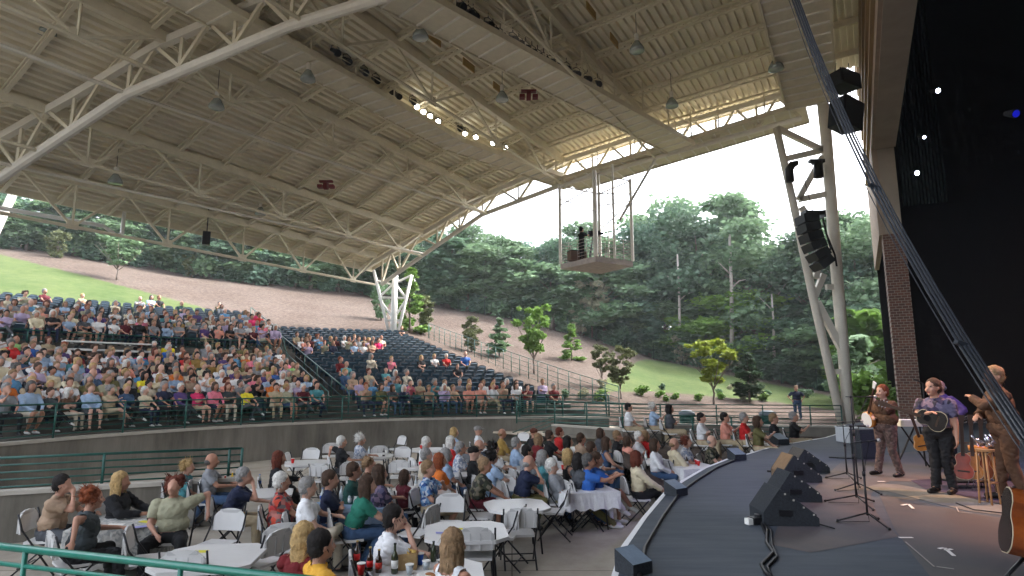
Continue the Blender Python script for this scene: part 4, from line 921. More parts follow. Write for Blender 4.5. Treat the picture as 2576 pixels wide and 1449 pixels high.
# ================================================================== folding chairs and tables
def chair_proto(dark=False):
    e = empty('folding_chair'); pm = plastic
    mb = MB(); n_ = 8
    for i in range(n_): # curved back shell with rounded top corners
        x1, x2 = -.23+.46*i/n_, -.23+.46*(i+1)/n_; c = lambda x: -.235-.03*math.cos(x*6); tp = lambda x: .86-.11*(abs(x)/.23)**3.2; bt = lambda x: .57-.0*x
        vs = [Vector((x, c(x)+dy+(.0 if z < .7 else -.03), z)) for dy in (0, .022) for x, z in ((x1, bt(x1)), (x2, bt(x2)), (x2, tp(x2)), (x1, tp(x1)))]
        mb.add(vs, [[0, 1, 2, 3], [7, 6, 5, 4], [3, 2, 6, 7], [0, 4, 5, 1], [0, 3, 7, 4], [1, 5, 6, 2]])
    b_ = mb.build('backrest', pm, e)
    mb = MB(); mb.box((0, -.275, .825), (.30, .025, .04)); mb.box((-.2, -.268, .68), (.03, .02, .2)); mb.box((.2, -.268, .68), (.03, .02, .2)); mb.box((-.06, -.277, .68), (.014, .018, .2)); mb.box((.06, -.277, .68), (.014, .018, .2)); mb.build('back_rib', plastic2, b_)
    mb = MB(); sp = [(-.2, -.19), (.2, -.19), (.215, .1), (.19, .19), (-.19, .19), (-.215, .1)]; mb.prism(sp, .43, .462); mb.build('seat', pm, e)
    for s in (-1, 1):
        mb = MB(); mb.tube([(s*.235, -.27, .84), (s*.235, -.2, .62), (s*.235, .24, .012)], .0125, 6); mb.build('leg', legm, e, True)
        mb = MB(); mb.tube([(s*.215, .14, .44), (s*.215, -.30, .012)], .0125, 6); mb.build('leg', legm, e, True)
    mb = MB(); mb.tube([(-.235, .19, .1), (.235, .19, .1)], .01, 5); mb.tube([(-.215, -.22, .12), (.215, -.22, .12)], .01, 5); mb.build('crossbar', legm, e)
    return e
CH = chair_proto(); ch_used = False
def chair(x, y, a, label, group='white folding chairs on the pit floor'):
    global ch_used
    o = CH if not ch_used else copy_tree(CH); ch_used = True
    o.location = (x, y, 0); o.rotation_euler = (0, 0, a); o['label'] = label; o['category'] = 'chair'; o['group'] = group; o.scale = (1.12, 1.08, 1.07); return o
def table(x, y, a, label, size=1.05, clothm=None, z=.74):
    e = empty('folding_table', (x, y, 0), a, label, 'table', 'square white tables on the pit floor'); h = size/2; c = .2
    out = [(-h+c, -h), (h-c, -h), (h, -h+c), (h, h-c), (h-c, h), (-h+c, h), (-h, h-c), (-h, -h+c)]
    mb = MB(); mb.prism(out, z-.045, z); mb.build('table_top', plastic, e)
    mb = MB(); mb.beam((-h+.2, 0, z-.06), (h-.2, 0, z-.06), size*.7, .03); mb.build('apron', legm, e)
    for sx in (-1, 1):
        for sy in (-1, 1):
            mb = MB(); mb.tube([(sx*(h-.22), sy*(h-.24), z-.05), (sx*(h-.16), sy*(h-.2), .01)], .016, 6); mb.build('leg', legm, e, True)
    if clothm:
        mb = MB(); n_ = 12; k = h+.02; ring = []
        for sd_ in range(4):
            for i in range(n_):
                t = -1+2*i/n_; p = Vector((t*k, -k, 0)); p = rotz(sd_*math.pi/2) @ p; ring.append(p)
        N = len(ring); top = [p+Vector((0, 0, z+.006)) for p in ring]; bot = [p*(1.04+.05*math.sin(i*1.9))+Vector((0, 0, z-clothm[1]-.03*math.sin(i*2.3))) for i, p in enumerate(ring)]
        mb.add(top+bot, [list(range(N))]+[[i, (i+1) % N, N+(i+1) % N, N+i] for i in range(N)])
        cl = mb.build('tablecloth', clothm[0], None); cl.location = (x, y, 0); cl.rotation_euler = (0, 0, a); tag(cl, clothm[2], 'tablecloth')
    return e
pattern('greycheck', [(.42, .41, .38), (.28, .29, .28), (.5, .49, .46), (.34, .34, .33)], 30)
TAB = {}; TL = {}
for k, (px, py, a, lb, cm) in enumerate([
    (318, 1308, .25, 'table under a grey patterned cloth between the redheaded and the laughing woman', (CL['greycheck'], .55, 'grey checked tablecloth hanging long over the leftmost table')),
    (530, 1400, .12, 'empty white table with yellow flyer, just behind the bright green railing', None),
    (662, 1240, .3, 'white table with ketchup and water bottles, by the man in navy polo', None),
    (1172, 1335, .12, 'empty white table with blue and yellow flyers, behind the blond woman in white', None),
    (1300, 1270, .2, 'empty white table in front of the lounging man in grey', None),
    (1085, 1446, .1, 'white table crowded with bottles and cups at the bottom centre', None),
    (880, 1272, .5, 'table under a light blue cloth beside the man with crossed legs', (CL['paledenim'], .25, 'light blue cloth over the table in the middle of the left group')),
    (772, 1163, .3, 'small empty white table close to the curved wall', None),
    (940, 1146, .1, 'white table against the curved wall, in front of the man in black', None),
    (1052, 1172, .2, 'empty white table between the green shirt group and the wall', None),
    (1078, 1130, .1, 'white table by the wall with the lone white-haired woman', None),
    (1060, 1232, .3, 'white table with soda bottle beside the man in blue plaid', None),
    (1170, 1190, .2, 'white table with food behind the man in the black cap', None),
    (1230, 1128, .1, 'white table in front of the man in olive shirt', None),
    (1372, 1128, .3, 'white table with red cups near the stair', None),
    (1400, 1182, .2, 'white table behind the white-haired man in grey', None),
    (1335, 1178, .6, 'white table with snacks by the camouflage shirt man', None),
    (1468, 1228, .25, 'table with white cloth beside the man in blue tee', (CL['white'], .3, 'white tablecloth hanging at the table of the two blue shirts')),
    (1450, 1128, .1, 'white table behind the woman in blue top', None),
    (1628, 1160, .2, 'white table behind the woman in cream sweater', None),
    (1740, 1172, .25, 'table with white cloth nearest the stage edge', (CL['white'], .45, 'long white tablecloth closest to the stage edge'))]):
    p = at_z(px, py, .74); TAB[k] = p; TL[k] = lb; table(p.x, p.y, a, lb, clothm=cm, size=1.15 if k in (0, 1, 3, 5) else 1.05)
STC = Vector((8.5, 10.2))
def aim(p, tx, ty): return math.atan2(-(tx-p.x), ty-p.y)
# ------------------------------------------------------------------ people at the tables
# px, py of the head, label, shirt, hair, style, options
r_ = 'right'
PP = [
 (158, 1220, 'man in tan shirt with hand to mouth, leftmost at the tables', 'tan', 'black', 'short', dict(armR='chin', armL='table', bottom='shorts', pants='darkgrey', fat=1.25, lean=.12, face=-1.35)),
 (234, 1256, 'woman with curly red hair in black top, her arm hooked over a chair', 'slate', 'red', 'curly', dict(armR='back', armL='table', pants='black', face=-.75, fat=1.2)),
 (306, 1212, 'woman with long curly blond hair and black cardigan behind the checked table', 'black', 'blond', 'long', dict(armR='table', armL='table', top='long', pants='darkgrey', face=-1.5, wide=1.1)),
 (438, 1225, 'laughing woman in sage shirt with dark red hair, leaning back', 'sage', 'auburn', 'curly', dict(armR='lap', armL=((.45, -.05, -.1), (1, -.5, .2)), pants='black', face=-2.85, fat=1.3, pitch=.1, wide=1.1, lean=-.08, yaw=-.1, legs='spread')),
 (474, 1176, 'child with curly blond hair in teal shirt by the wall', 'teal', 'blond', 'curly', dict(size=.9, face=-1.3, pants='denim')),
 (534, 1160, 'bald man in grey tee sitting at the wall side', 'grey', 'darkgrey', 'bald', dict(armR='table', face=-1.3, pants='denim')),
 (614, 1199, 'grey-haired man in navy polo leaning on his hand', 'navy', 'grey', 'short', dict(armR='chin', armL='table', lean=.28, pants='khaki', face=-1.3, fat=1.2)),
 (703, 1154, 'dark-haired woman in black jacket, alone before the curved wall', 'black', 'auburn', 'mid', dict(top='long', face=-1.2, armL='table', pants='black')),
 (711, 1213, 'woman with short grey hair in red floral shirt', 'redfloral', 'white', 'short', dict(face=-1.25, fat=1.45, armR='knee', pants='black', wide=1.1)),
 (777, 1227, 'man in white shirt with crossed khaki legs', 'white', 'grey', 'short', dict(face=-1.35, legR='ankle', legL='bent', armR='lap', armL='table', pants='beige', lean=-.05, fat=1.1)),
 (833, 1208, 'smiling brown-haired man in navy tee with folded arms', 'navy', 'brown', 'short', dict(face=-1.3, armR='cross', armL='cross', pants='denim')),
 (892, 1186, 'man in dark green shirt, head turned to the stage', 'darkgreen', 'brown', 'short', dict(face=-1.4, fat=1.2, pants='darkgrey')),
 (930, 1170, 'teenager with tousled hair in brown top', 'brown', 'sandy', 'curly', dict(face=-1.2, size=.95, pants='denim')),
 (957, 1192, 'long-haired woman in violet print blouse', 'violetprint', 'brown', 'long', dict(face=-1.0, female=1, pants='denim')),
 (924, 1222, 'young woman in bright green tee and jeans, hands on her knees', 'green', 'brown', 'long', dict(face=-1.2, female=1, armR='knee', armL='knee', lean=.35, pants='denim')),
 (861, 1112, 'grey-haired man in black tee against the curved wall', 'black', 'white', 'short', dict(face=-1.15, armL='back', pants='darkgrey')),
 (909, 1106, 'white-haired woman in patterned blouse against the curved wall', 'bluepattern', 'white', 'curly', dict(face=-1.05, female=1, pants='beige')),
 (768, 1352, 'woman with long straight blond hair in red top, seen from behind', 'darkred', 'blond', 'long', dict(face=-.35, female=1, pants='black', armL='table', lean=.1)),
 (812, 1374, 'dark-haired person in golden yellow shirt at the bottom centre', 'gold', 'black', 'short', dict(face=-.95, armR='table', armL='table', pants='denim')),
 (992, 1305, 'dark-haired man in white tee with chin in hand', 'white', 'black', 'short', dict(face=-1.3, armR='chin', armL='table', lean=.22, pants='navy', fat=1.1)),
 (1144, 1370, 'woman with straight blond-brown hair in sleeveless white top', 'white', 'sandy', 'long', dict(face=-.75, female=1, top='tank', armR='cross', armL='lap', pants='beige')),
 (1080, 1180, 'man in blue plaid shirt drinking, khaki shorts', 'plaid', 'sandy', 'short', dict(face=-1.75, armR='lap', armL='drink', bottom='shorts', pants='khaki', legR='ankle', lean=-.12, fat=1.1)),
 (1108, 1160, 'woman with orange-blond hair behind the plaid shirt man', 'orange', 'red', 'bob', dict(face=-1.2, female=1, pants='beige')),
 (1074, 1146, 'grey-haired person in pale tee behind the plaid shirt man', 'beige', 'grey', 'short', dict(face=-1.2, pants='khaki')),
 (1124, 1146, 'grey-haired woman in light blue at the middle tables', 'lightblue', 'grey', 'bob', dict(face=-1.3, female=1, pants='denim')),
 (1193, 1141, 'man in black cap and black tee', 'black', 'black', 'cap', dict(face=-1.45, armR='lap', armL='knee', pants='darkgrey', fat=1.15)),
 (1136, 1112, 'person with white hair and red vest', 'red', 'white', 'long', dict(face=-1.3, pants='grey')),
 (1144, 1088, 'blond woman in pale blue farthest by the curved wall', 'lightblue', 'blond', 'bob', dict(face=-1.3, female=1, pants='grey')),
 (1074, 1114, 'white-haired woman in white shirt alone at the wall table', 'white', 'white', 'short', dict(face=-1.0, female=1, pants='grey', armR='table')),
 (1204, 1084, 'man with cap and white shirt, legs in pale jeans', 'white', 'grey', 'cap', dict(face=-1.5, pants='paledenim', lean=-.15)),
 (1220, 1172, 'smiling man in camouflage tee leaning forward', 'camo', 'sandy', 'short', dict(face=-1.5, armR='knee', armL='knee', lean=.3, pants='maroon', bottom='shorts', fat=1.1)),
 (1240, 1150, 'dark-haired boy in pale blue shirt', 'lightblue', 'black', 'curly', dict(face=-1.2, pants='paledenim')),
 (1243, 1128, 'dark-haired person in white shirt behind the boy', 'white', 'black', 'curly', dict(face=-1.2, pants='khaki')),
 (1264, 1091, 'balding man in mustard shirt by the curved wall', 'mustard', 'sandy', 'bald', dict(face=-1.4, top='long', pants='khaki')),
 (1206, 1122, 'man in tan tee behind the black cap man', 'tan', 'sandy', 'bald', dict(face=-1.2, pants='khaki')),
 (1344, 1090, 'man in dark shirt and red cap left of the stair', 'black', 'auburn', 'cap', dict(face=-1.0, pants='black')),
 (1356, 1105, 'person in red-edged dark top left of the stair', 'darkred', 'sandy', 'bob', dict(face=-1.2, pants='black')),
 (1384, 1096, 'man in black shirt beside the foot of the stair', 'black', 'brown', 'short', dict(face=-1.3, pants='black')),
 (1409, 1088, 'person in bright red against the terrace wall', 'red', 'auburn', 'short', dict(face=-1.3, pants='black')),
 (1430, 1112, 'dark-haired woman in white top near the terrace wall', 'white', 'black', 'bob', dict(face=-1.4, female=1, pants='khaki')),
 (1463, 1104, 'brown-haired man in tan shirt near the terrace wall', 'tan', 'brown', 'short', dict(face=-1.3, pants='khaki')),
 (1328, 1137, 'dark-haired man in grey print shirt in the middle', 'grey', 'black', 'short', dict(face=-1.2, pants='darkgrey')),
 (1330, 1165, 'bald man in dark navy shirt, chin in hand', 'navy', 'grey', 'bald', dict(face=-1.35, armR='chin', lean=.25, fat=1.15, pants='olive')),
 (1368, 1152, 'grey-haired person in teal blouse', 'teal', 'grey', 'bob', dict(face=-1.4, female=1, pants='denim')),
 (1385, 1174, 'white-haired man in grey tee lounging with his legs far out', 'grey', 'white', 'short', dict(kind='lounge', legs='out', face=-1.55, lean=-.42, pants='olive', armR='lap', armL='lap', fat=1.15, shoe='w', pitch=-.2)),
 (1432, 1148, 'blond woman in black sleeveless vest', 'black', 'blond', 'bob', dict(face=-1.4, female=1, top='tank', pants='denim')),
 (1458, 1160, 'black-haired person half hidden between blond woman and blue shirt man', 'darkgrey', 'black', 'bob', dict(face=-1.2, pants='denim')),
 (1482, 1162, 'dark-haired man in royal blue tee and white trousers', 'blue', 'darkgrey', 'short', dict(face=-1.5, armR='reach', armL='lap', pants='white', legs='over', legL='bent', shoe='w')),
 (1503, 1157, 'man in blue tee with sunglasses and black shorts', 'blue', 'brown', 'short', dict(face=-1.55, armR='clap', armL='clap', bottom='shorts', pants='black', legR='over', legL='bent', shoe='w')),
 (1490, 1128, 'brown-haired man behind the two blue shirts', 'white', 'brown', 'short', dict(face=-1.3, pants='denim')),
 (1527, 1115, 'woman in strapless blue top', 'denim', 'brown', 'long', dict(face=-1.6, female=1, top='tank', armR='lap', pants='denim')),
 (1554, 1097, 'man in black shirt with raised hands near the terrace wall', 'black', 'sandy', 'short', dict(face=-1.6, armR='clap', armL='chin', pants='black')),
 (1580, 1110, 'small person in white and red by the white table', 'salmon', 'brown', 'bob', dict(face=-1.3, pants='beige', size=.92)),
 (1608, 1099, 'big man in white shirt with folded arms before the terrace wall', 'white', 'white', 'short', dict(face=-1.9, armR='cross', armL='cross', fat=1.2, wide=1.12, pants='beige')),
 (1624, 1096, 'person in red hidden behind the big man in white', 'red', 'sandy', 'bob', dict(face=-1.3, pants='beige')),
 (1649, 1120, 'woman in loose white shirt', 'white', 'brown', 'bob', dict(face=-1.9, female=1, top='long', pants='denim')),
 (1604, 1154, 'brown-haired woman in cream sweater and black capris near the stage', 'cream', 'auburn', 'bob', dict(face=-1.5, female=1, top='long', bottom='capri', pants='black', armR='knee', armL='lap', legR='over', legL='bent')),
 (1697, 1117, 'woman in cream top and black capris, straight-backed', 'cream', 'sandy', 'bald', dict(face=-1.4, female=1, top='long', bottom='capri', pants='black', legR='over', legL='bent')),
 (1728, 1112, 'curly-haired woman with white collar and blue print', 'bluepattern', 'auburn', 'curly', dict(face=-2.0, female=1, pants='denim')),
 (1791, 1110, 'bald man in dark camouflage shirt nearest the stage edge', 'camo', 'grey', 'bald', dict(face=-2.1, fat=1.15, pants='beige', armR='lap')),
 (1020, 1200, 'child in dark maroon top turned away, between the tables', 'maroon', 'brown', 'bob', dict(face=-.9, size=.85, pants='black')),
 (1300, 1110 + 6, 'man in pale blue behind the olive shirt', 'lightblue', 'grey', 'short', dict(face=-1.4, pants='beige')),
 (1160, 1128, 'man in grey stripes between the cap man and the red vest', 'bluepattern', 'grey', 'short', dict(face=-1.4, pants='grey')),
 (1512, 1090, 'woman in dark top by the far white table', 'darkgrey', 'brown', 'bob', dict(face=-1.4, pants='denim')),
]
# lower-left corrections keep the list in picture order; each figure gets its own chair
rs = random.Random(3)
for k, (px, py, lb, sh_, ha, hsn, o_) in enumerate(PP):
    O = dict(o_); fa_ = O.pop('face', -1.3); sz = O.get('size', 1.0)*1.06; O['size'] = sz; O.update(shirt=sh_, hair=ha, hstyle=hsn, skin=rs.choice((0, 0, 2, 1)))
    O.setdefault('armR', rs.choice(['lap', 'table', 'lap', 'cross'])); O.setdefault('armL', rs.choice(['lap', 'table', 'lap'])); O.setdefault('legs', rs.choice(['bent', 'tuck', 'spread'])); O.setdefault('yaw', rs.uniform(-.15, .15)); O.setdefault('lean', rs.uniform(-.08, .12))
    lean = O['lean']; hz = ((.52+.54*math.cos(lean)+.13) if O.get('kind') != 'lounge' else (.47+.54*math.cos(lean)+.13))*sz
    p = at_z(px, py, hz); hy = (.54*math.sin(lean)+.03)*sz; fx, fy = -math.sin(fa_), math.cos(fa_)
    base = Vector((p.x-fx*hy, p.y-fy*hy, 0)); near = base.y < 8.6
    person(base, fa_, O, lb, vox=.0125 if near else .02, hero=near)
    chair(base.x-fx*.03, base.y-fy*.03, fa_, 'white folding chair under the '+' '.join(lb.replace(',', '').split()[:10]))
# empty chairs: px, py of the seat centre (z .45), facing
EC = [(545, 1352+22, 3.0, 'just behind the empty table by the railing'), (378, 1412, -1.2, 'left of the empty table by the railing'), (655, 1420, 1.2, 'right of the empty table, leaning towards it, by the railing'), (480, 1440+30, 0.1, 'before the empty table, seen through the bright railing'),
 (1125, 1322, 3.1, 'behind the table with blue and yellow flyers'), (1196, 1402, .05, 'grey in shade, turned its back behind the blond woman in white'), (1268, 1350, 1.3, 'right of the table with blue and yellow flyers'), (1305, 1345, .1, 'before the lounging man, its back to the viewer'),
 (1392, 1290, 1.4, 'right of the table in front of the lounging man'), (1262, 1262, 3.0, 'on the far side of the table before the lounging man'), (1212, 1302, -1.6, 'on the left side of the table before the lounging man'), (1046, 1345, 1.2, 'beside the chin-in-hand man in white'),
 (773, 1172, 3.1, 'behind the small table at the curved wall'), (816, 1212, -.2, 'grey back turned, left of the dark green shirt man'), (748, 1182, -1.5, 'behind the woman in black jacket'), (858, 1178, .8, 'folded slightly askew behind the dark green shirt man'), (880, 1206, .3, 'right behind the dark green shirt man'),
 (1005, 1168, 3.0, 'behind the empty table between the green shirt group and the wall'), (1006, 1202, .1, 'grey back turned, left of the empty middle table'), (955, 1158, .2, 'grey back turned before the white-haired woman in patterned blouse'), (1308, 1122, 2.6, 'at the wall between the mustard shirt and the red cap'),
 (1660, 1200, .1, 'grey, behind the woman in cream sweater'), (1392, 1205, .1, 'grey back turned behind the white-haired lounging man'), (1545, 1175, -1.2, 'white and empty right of the woman in strapless blue'), (1468, 1092 + 20, 3.0, 'at the terrace wall beside the man in tan shirt'), (995, 1132, 2.4, 'folded half open against the curved wall'),
 (545, 1265, -1.4, 'behind the man in navy polo'), (700, 1392, .5, 'before the woman with long straight blond hair'), (1110, 1190, .2, 'grey back turned, left of the black cap man'), (1780, 1150, 2.5, 'behind the bald camouflage shirt man'), (1705, 1150 + 6, .3, 'between the cream top woman and the stage edge'), (830, 1150, .4, 'near the wall, left of the man in black tee')]
for px, py, a, lb in EC:
    p = at_z(px, py, .45); chair(p.x, p.y, a, 'empty white folding chair '+lb)
# ------------------------------------------------------------------ table things
glass = {k: mat('glass_'+k, c, .12, spec=.8) for k, c in dict(brown=(.03, .012, .004), green=(.03, .04, .015), clear=(.45, .5, .52)).items()}
redc = mat('red_plastic_cup', (.6, .02, .02), .35); bluec = mat('blue_plastic_cup', (.02, .11, .5), .35); paper = mat('paper_white', (.75, .74, .7), .8); purp = mat('violet_flyer', (.3, .3, .6), .8); yel = mat('yellow_flyer', (.65, .6, .05), .8); gold = mat('gold_foil_label', (.5, .35, .12), .4); ketch = mat('red_sauce', (.5, .03, .015), .35); must = mat('yellow_sauce', (.75, .5, .04), .4)
def bottle(px, py, h, kind, label, capm_=None, lab_=None, s=1.0):
    p = at_z(px, py, .746); e = empty('bottle', p, 0, label, 'bottle'); r = .037*s
    mb = MB(); mb.lathe([(r*.9, 0), (r, .01), (r, h*.55), (r*.8, h*.64), (r*.38, h*.76), (r*.34, h*.97), (r*.4, h)], (0, 0, 0), 12); mb.build('bottle_body', kind, e, True)
    if lab_: mb = MB(); mb.lathe([(r*1.03, h*.18), (r*1.03, h*.45)], (0, 0, 0), 12); mb.build('paper_label', lab_, e, True)
    mb = MB(); mb.lathe([(r*.42, h*.97), (r*.42, h*1.02)], (0, 0, 0), 10); mb.build('bottle_cap', capm_ or white_m, e)
def cup(px, py, m, label, h=.12):
    p = at_z(px, py, .746); e = empty('cup', p, 0, label, 'cup'); mb = MB(); mb.lathe([(.03, 0), (.046, h)], (0, 0, 0), 14); mb.build('cup_body', m, e, True)
    mb = MB(); mb.lathe([(.048, h-.004), (.05, h+.003), (.046, h+.005)], (0, 0, 0), 14); mb.build('rim', paper, e)
def flyer(px, py, m, label, w_=.2, a=.4, z=.7425):
    p = at_z(px, py, z+.002); mb = MB(); pts = []
    mb.add([rotz(a) @ Vector((x*w_, y*w_*.7, .004*math.sin(x*9))) for x, y in ((-.5, -.5), (0, -.52), (.5, -.5), (.5, .5), (0, .48), (-.5, .5))], [[0, 1, 4, 5], [1, 2, 3, 4]]); o = mb.build('flyer', m); o.location = p; tag(o, label, 'flyer')
bottle(992, 1442, .31, glass['green'], 'tall dark green wine bottle on the bottom centre table', black, paper, 1.05)
bottle(930, 1436, .25, glass['brown'], 'brown beer bottle in a red sleeve beside the red cup', gold, redc)
bottle(952, 1440, .24, glass['brown'], 'brown beer bottle between the red cup and the wine bottle', gold, ketch)
bottle(897, 1418, .25, glass['brown'], 'dark bottle with red sleeve behind the yellow shirt person', gold, redc)
bottle(1090, 1412, .22, glass['green'], 'small green bottle right of the blue cup', black)
bottle(292, 1288, .2, glass['brown'], 'dark bottle with white label on the checked table', black, paper)
bottle(652, 1222, .22, glass['clear'], 'clear water bottle on the table by the curved wall', bluec, bluec)
bottle(565, 1222, .2, ketch, 'red squeeze bottle at the bald man in grey', white_m); bottle(583, 1218, .24, must, 'yellow squeeze bottle near the bald man in grey', white_m); bottle(548, 1218, .22, glass['clear'], 'clear bottle beside the red squeeze bottle', white_m)
bottle(810, 1262, .23, glass['clear'], 'clear soda bottle on the blue cloth', bluec, bluec); bottle(858, 1258, .25, glass['clear'], 'tall clear bottle near the folded arms man', black); bottle(880, 1268, .22, glass['clear'], 'second clear bottle at the edge of the blue cloth', white_m, paper)
bottle(1046, 1232, .26, glass['clear'], 'clear soda bottle by the plaid shirt man', white_m, paper); bottle(928, 1142, .2, glass['clear'], 'clear bottle on the wall table of the patterned blouse woman', white_m)
cup(908, 1446, redc, 'red plastic cup nearest the green railing'); cup(1056, 1420, bluec, 'blue plastic cup on the bottom centre table'); cup(1030, 1444, glass['clear'], 'clear cup beside the wine bottle', .1); cup(1112, 1432, glass['brown'], 'small glass of dark drink at the blond-brown woman', .1); cup(1072, 1434, glass['clear'], 'clear cup in front of the blue cup', .1)
cup(1398, 1120, redc, 'red cup on the table near the stair'); cup(1022, 1238, redc, 'red cup left of the plaid shirt man'); cup(1752, 1168, redc, 'red cup on the white cloth by the stage'); cup(925, 1258, paper, 'white cup near the young woman in green'); cup(320, 1292, paper, 'white cup in the middle of the checked table', .09); cup(335, 1300, paper, 'white cup right of the middle of the checked table', .08)
for a_ in [(505, 1387, yel, 'yellow flyer on the empty table by the railing', .17, .2), (440, 1408, purp, 'violet flyer at the left corner of the empty table by the railing', .25, .5), (1160, 1330, yel, 'yellow flyer on the empty table behind the blond-brown woman', .13, .3), (1110, 1340, purp, 'small violet flyer on the empty table behind the blond-brown woman', .15, .2), (290, 1320, paper, 'white paper on the checked table', .22, .2), (350, 1325, purp, 'violet flyer on the checked table', .2, .7), (365, 1312, yel, 'yellow flyer on the checked table', .16, -.2)]:
    flyer(*a_[:4], w_=a_[4], a=a_[5], z=.7425 if a_[0] > 380 else .75)
ri = random.Random(41)
for k in range(6, 21):
    tl = ' '.join(TL[k].replace('small ', '').replace('empty ', '').split()[:10]).rstrip(',')
    if 'table' not in tl: continue
    for kind in ri.sample(['cup', 'bottle', 'flyer', 'redcup'], 2):
        o = TAB[k]+Vector((ri.uniform(-.32, .32), ri.uniform(-.32, .32), 0)); q = proj(o)
        if kind == 'cup': cup(q[0], q[1], paper, 'white cup on the '+tl, .1)
        elif kind == 'redcup': cup(q[0], q[1], redc, 'red cup on the '+tl, .12)
        elif kind == 'bottle': bottle(q[0], q[1], .22, glass['clear'] if k % 2 else glass['brown'], 'bottle on the '+tl, white_m, paper)
        else: flyer(q[0], q[1], paper, 'paper sheet on the '+tl, .18, ri.uniform(0, 1.5))
p = at_z(1022, 1430, .746); e = empty('paper_bag', p, .2, 'brown paper bag of chips behind the wine bottle', 'bag'); bagm = mat('kraft_paper', (.42, .28, .13), .9, .1, 20, .4); mb = MB(); mb.prism([(-.11, -.07), (.11, -.07), (.13, .07), (-.13, .06)], 0, .17); mb.build('bag_body', bagm, e)
mb = MB(); rr = random.Random(5)
for i in range(22): mb.ell((rr.uniform(-.09, .09), rr.uniform(-.05, .05), .17+rr.uniform(0, .04)), (.03, .02, .008), 6, 4, Matrix.Rotation(rr.uniform(-1, 1), 3, 'X') @ Matrix.Rotation(rr.uniform(-1, 1), 3, 'Y'))
mb.build('chips', mat('corn_chip', (.7, .48, .14), .8), e)
for px, py, lb, r__ in ((1080, 1448, 'round white plate with leftovers in front of the blond-brown woman', .14), (1195, 1192, 'white plate with food by the black cap man', .12), (1352, 1172, 'white plate with snacks behind the bald man in navy', .12)):
    p = at_z(px, py, .746); e = empty('plate', p, 0, lb, 'plate'); mb = MB(); mb.lathe([(r__*.6, 0), (r__, .014), (r__*.98, .018), (r__*.6, .006)], (0, 0, 0), 20); mb.build('plate_body', paper, e, True)
    mb = MB(); mb.ell((0, .02, .012), (.05, .04, .014), 8, 5); mb.ell((.05, -.03, .012), (.03, .03, .012), 8, 5); mb.build('food', mat('leftover_food', (.35, .15, .06), .8, .3, 60), e)
# bags under tables
for px, py, lb, c in ((330+90, 1350 + 30, 'dark handbag on the floor behind the laughing woman', 'black'), (745, 1440, 'dark green duffel bag on the floor beside the green railing', 'darkgreen')):
    p = at_z(px, py, 0); e = empty('handbag', p, .3, lb, 'bag'); mb = MB(); mb.ell((0, 0, .16), (.26, .14, .17), 12, 8); mb.build('bag_body', CL[c], e, True); mb = MB(); mb.tube([(-.15, 0, .3), (-.08, 0, .42), (.08, 0, .42), (.15, 0, .3)], .012, 5); mb.build('handle', CL['black'], e)
# ------------------------------------------------------------------ terrace audience and guard
for px, py, z0, sh_, ha, st_, lb in [(1580, 1029, .68, 'white', 'black', 'short', 'dark-haired person in white on the terrace, first from the left'), (1642, 1028, .68, 'lightblue', 'white', 'curly', 'white-haired woman in pale blue on the terrace by the green bin'), (1683, 1033, .68, 'darkgrey', 'black', 'bob', 'dark-haired person in dark top on the terrace, right of the white-haired woman'),
    (1763, 1056, .5, 'white', 'black', 'short', 'person in white shirt, leftmost in the fenced box'), (1822, 1055, .5, 'salmon', 'black', 'short', 'person in salmon pink shirt in the fenced box'), (1870, 1056, .5, 'red', 'grey', 'short', 'man in red shirt in the fenced box'), (1905, 1066, .5, 'olive', 'brown', 'bob', 'small woman in grey-green in the fenced box'), (1945, 1058, .5, 'black', 'sandy', 'short', 'man in black, hands at mouth, in the fenced box'), (1995, 1053, .5, 'black', 'grey', 'short', 'man in black shirt at the right end of the fenced box')]:
    p = at_z(px, py, z0+1.2); o_ = person(Vector((p.x, p.y, z0)), -2.0 if px > 1700 else -1.7, dict(shirt=sh_, hair=ha, hstyle=st_, pants='khaki', armR=rs.choice(['lap', 'clap', 'cross']), armL=rs.choice(['lap', 'clap', 'cross']), skin=0, wide=1.05, size=1.05), lb, vox=.024)
    c = chair(p.x, p.y, -2.0 if px > 1700 else -1.7, 'white chair under the '+' '.join(lb.replace(',', '').split()[:10])); c.location.z = z0
gp = at_y(2008, 1040, 29); gp.z = ground_z(2008, 29)
gp = ground_hit(2008, 1056); person(gp, 2.9, dict(kind='stand', shirt='navy', pants='denim', hair='sandy', hstyle='short', armR='hip', armL='hip', fat=1.15, wide=1.08, size=1.05), 'man in navy shirt standing on the lawn behind the far railing', vox=.026)
tp = at_y(1812, 995, 27.5)
for px, py, d, lb in ((1722 + 6, 1055, 27.6, 'grey-lidded green bin behind the terrace people'), (2132 - 200, 1062, 27.2, 'dark green bin behind the fenced box, below the lawn')):
    p = at_y(px, py, d); e = empty('litter_bin', (p.x, p.y, .35), 0, lb, 'bin'); mb = MB(); mb.lathe([(.3, 0), (.34, .95)], (0, 0, 0), 14); mb.build('bin_body', greenm, e); mb = MB(); mb.lathe([(.37, .95), (.36, 1.05), (.2, 1.16)], (0, 0, 0), 14); mb.build('lid', mat('grey_lid', (.16, .2, .24), .4), e, True)
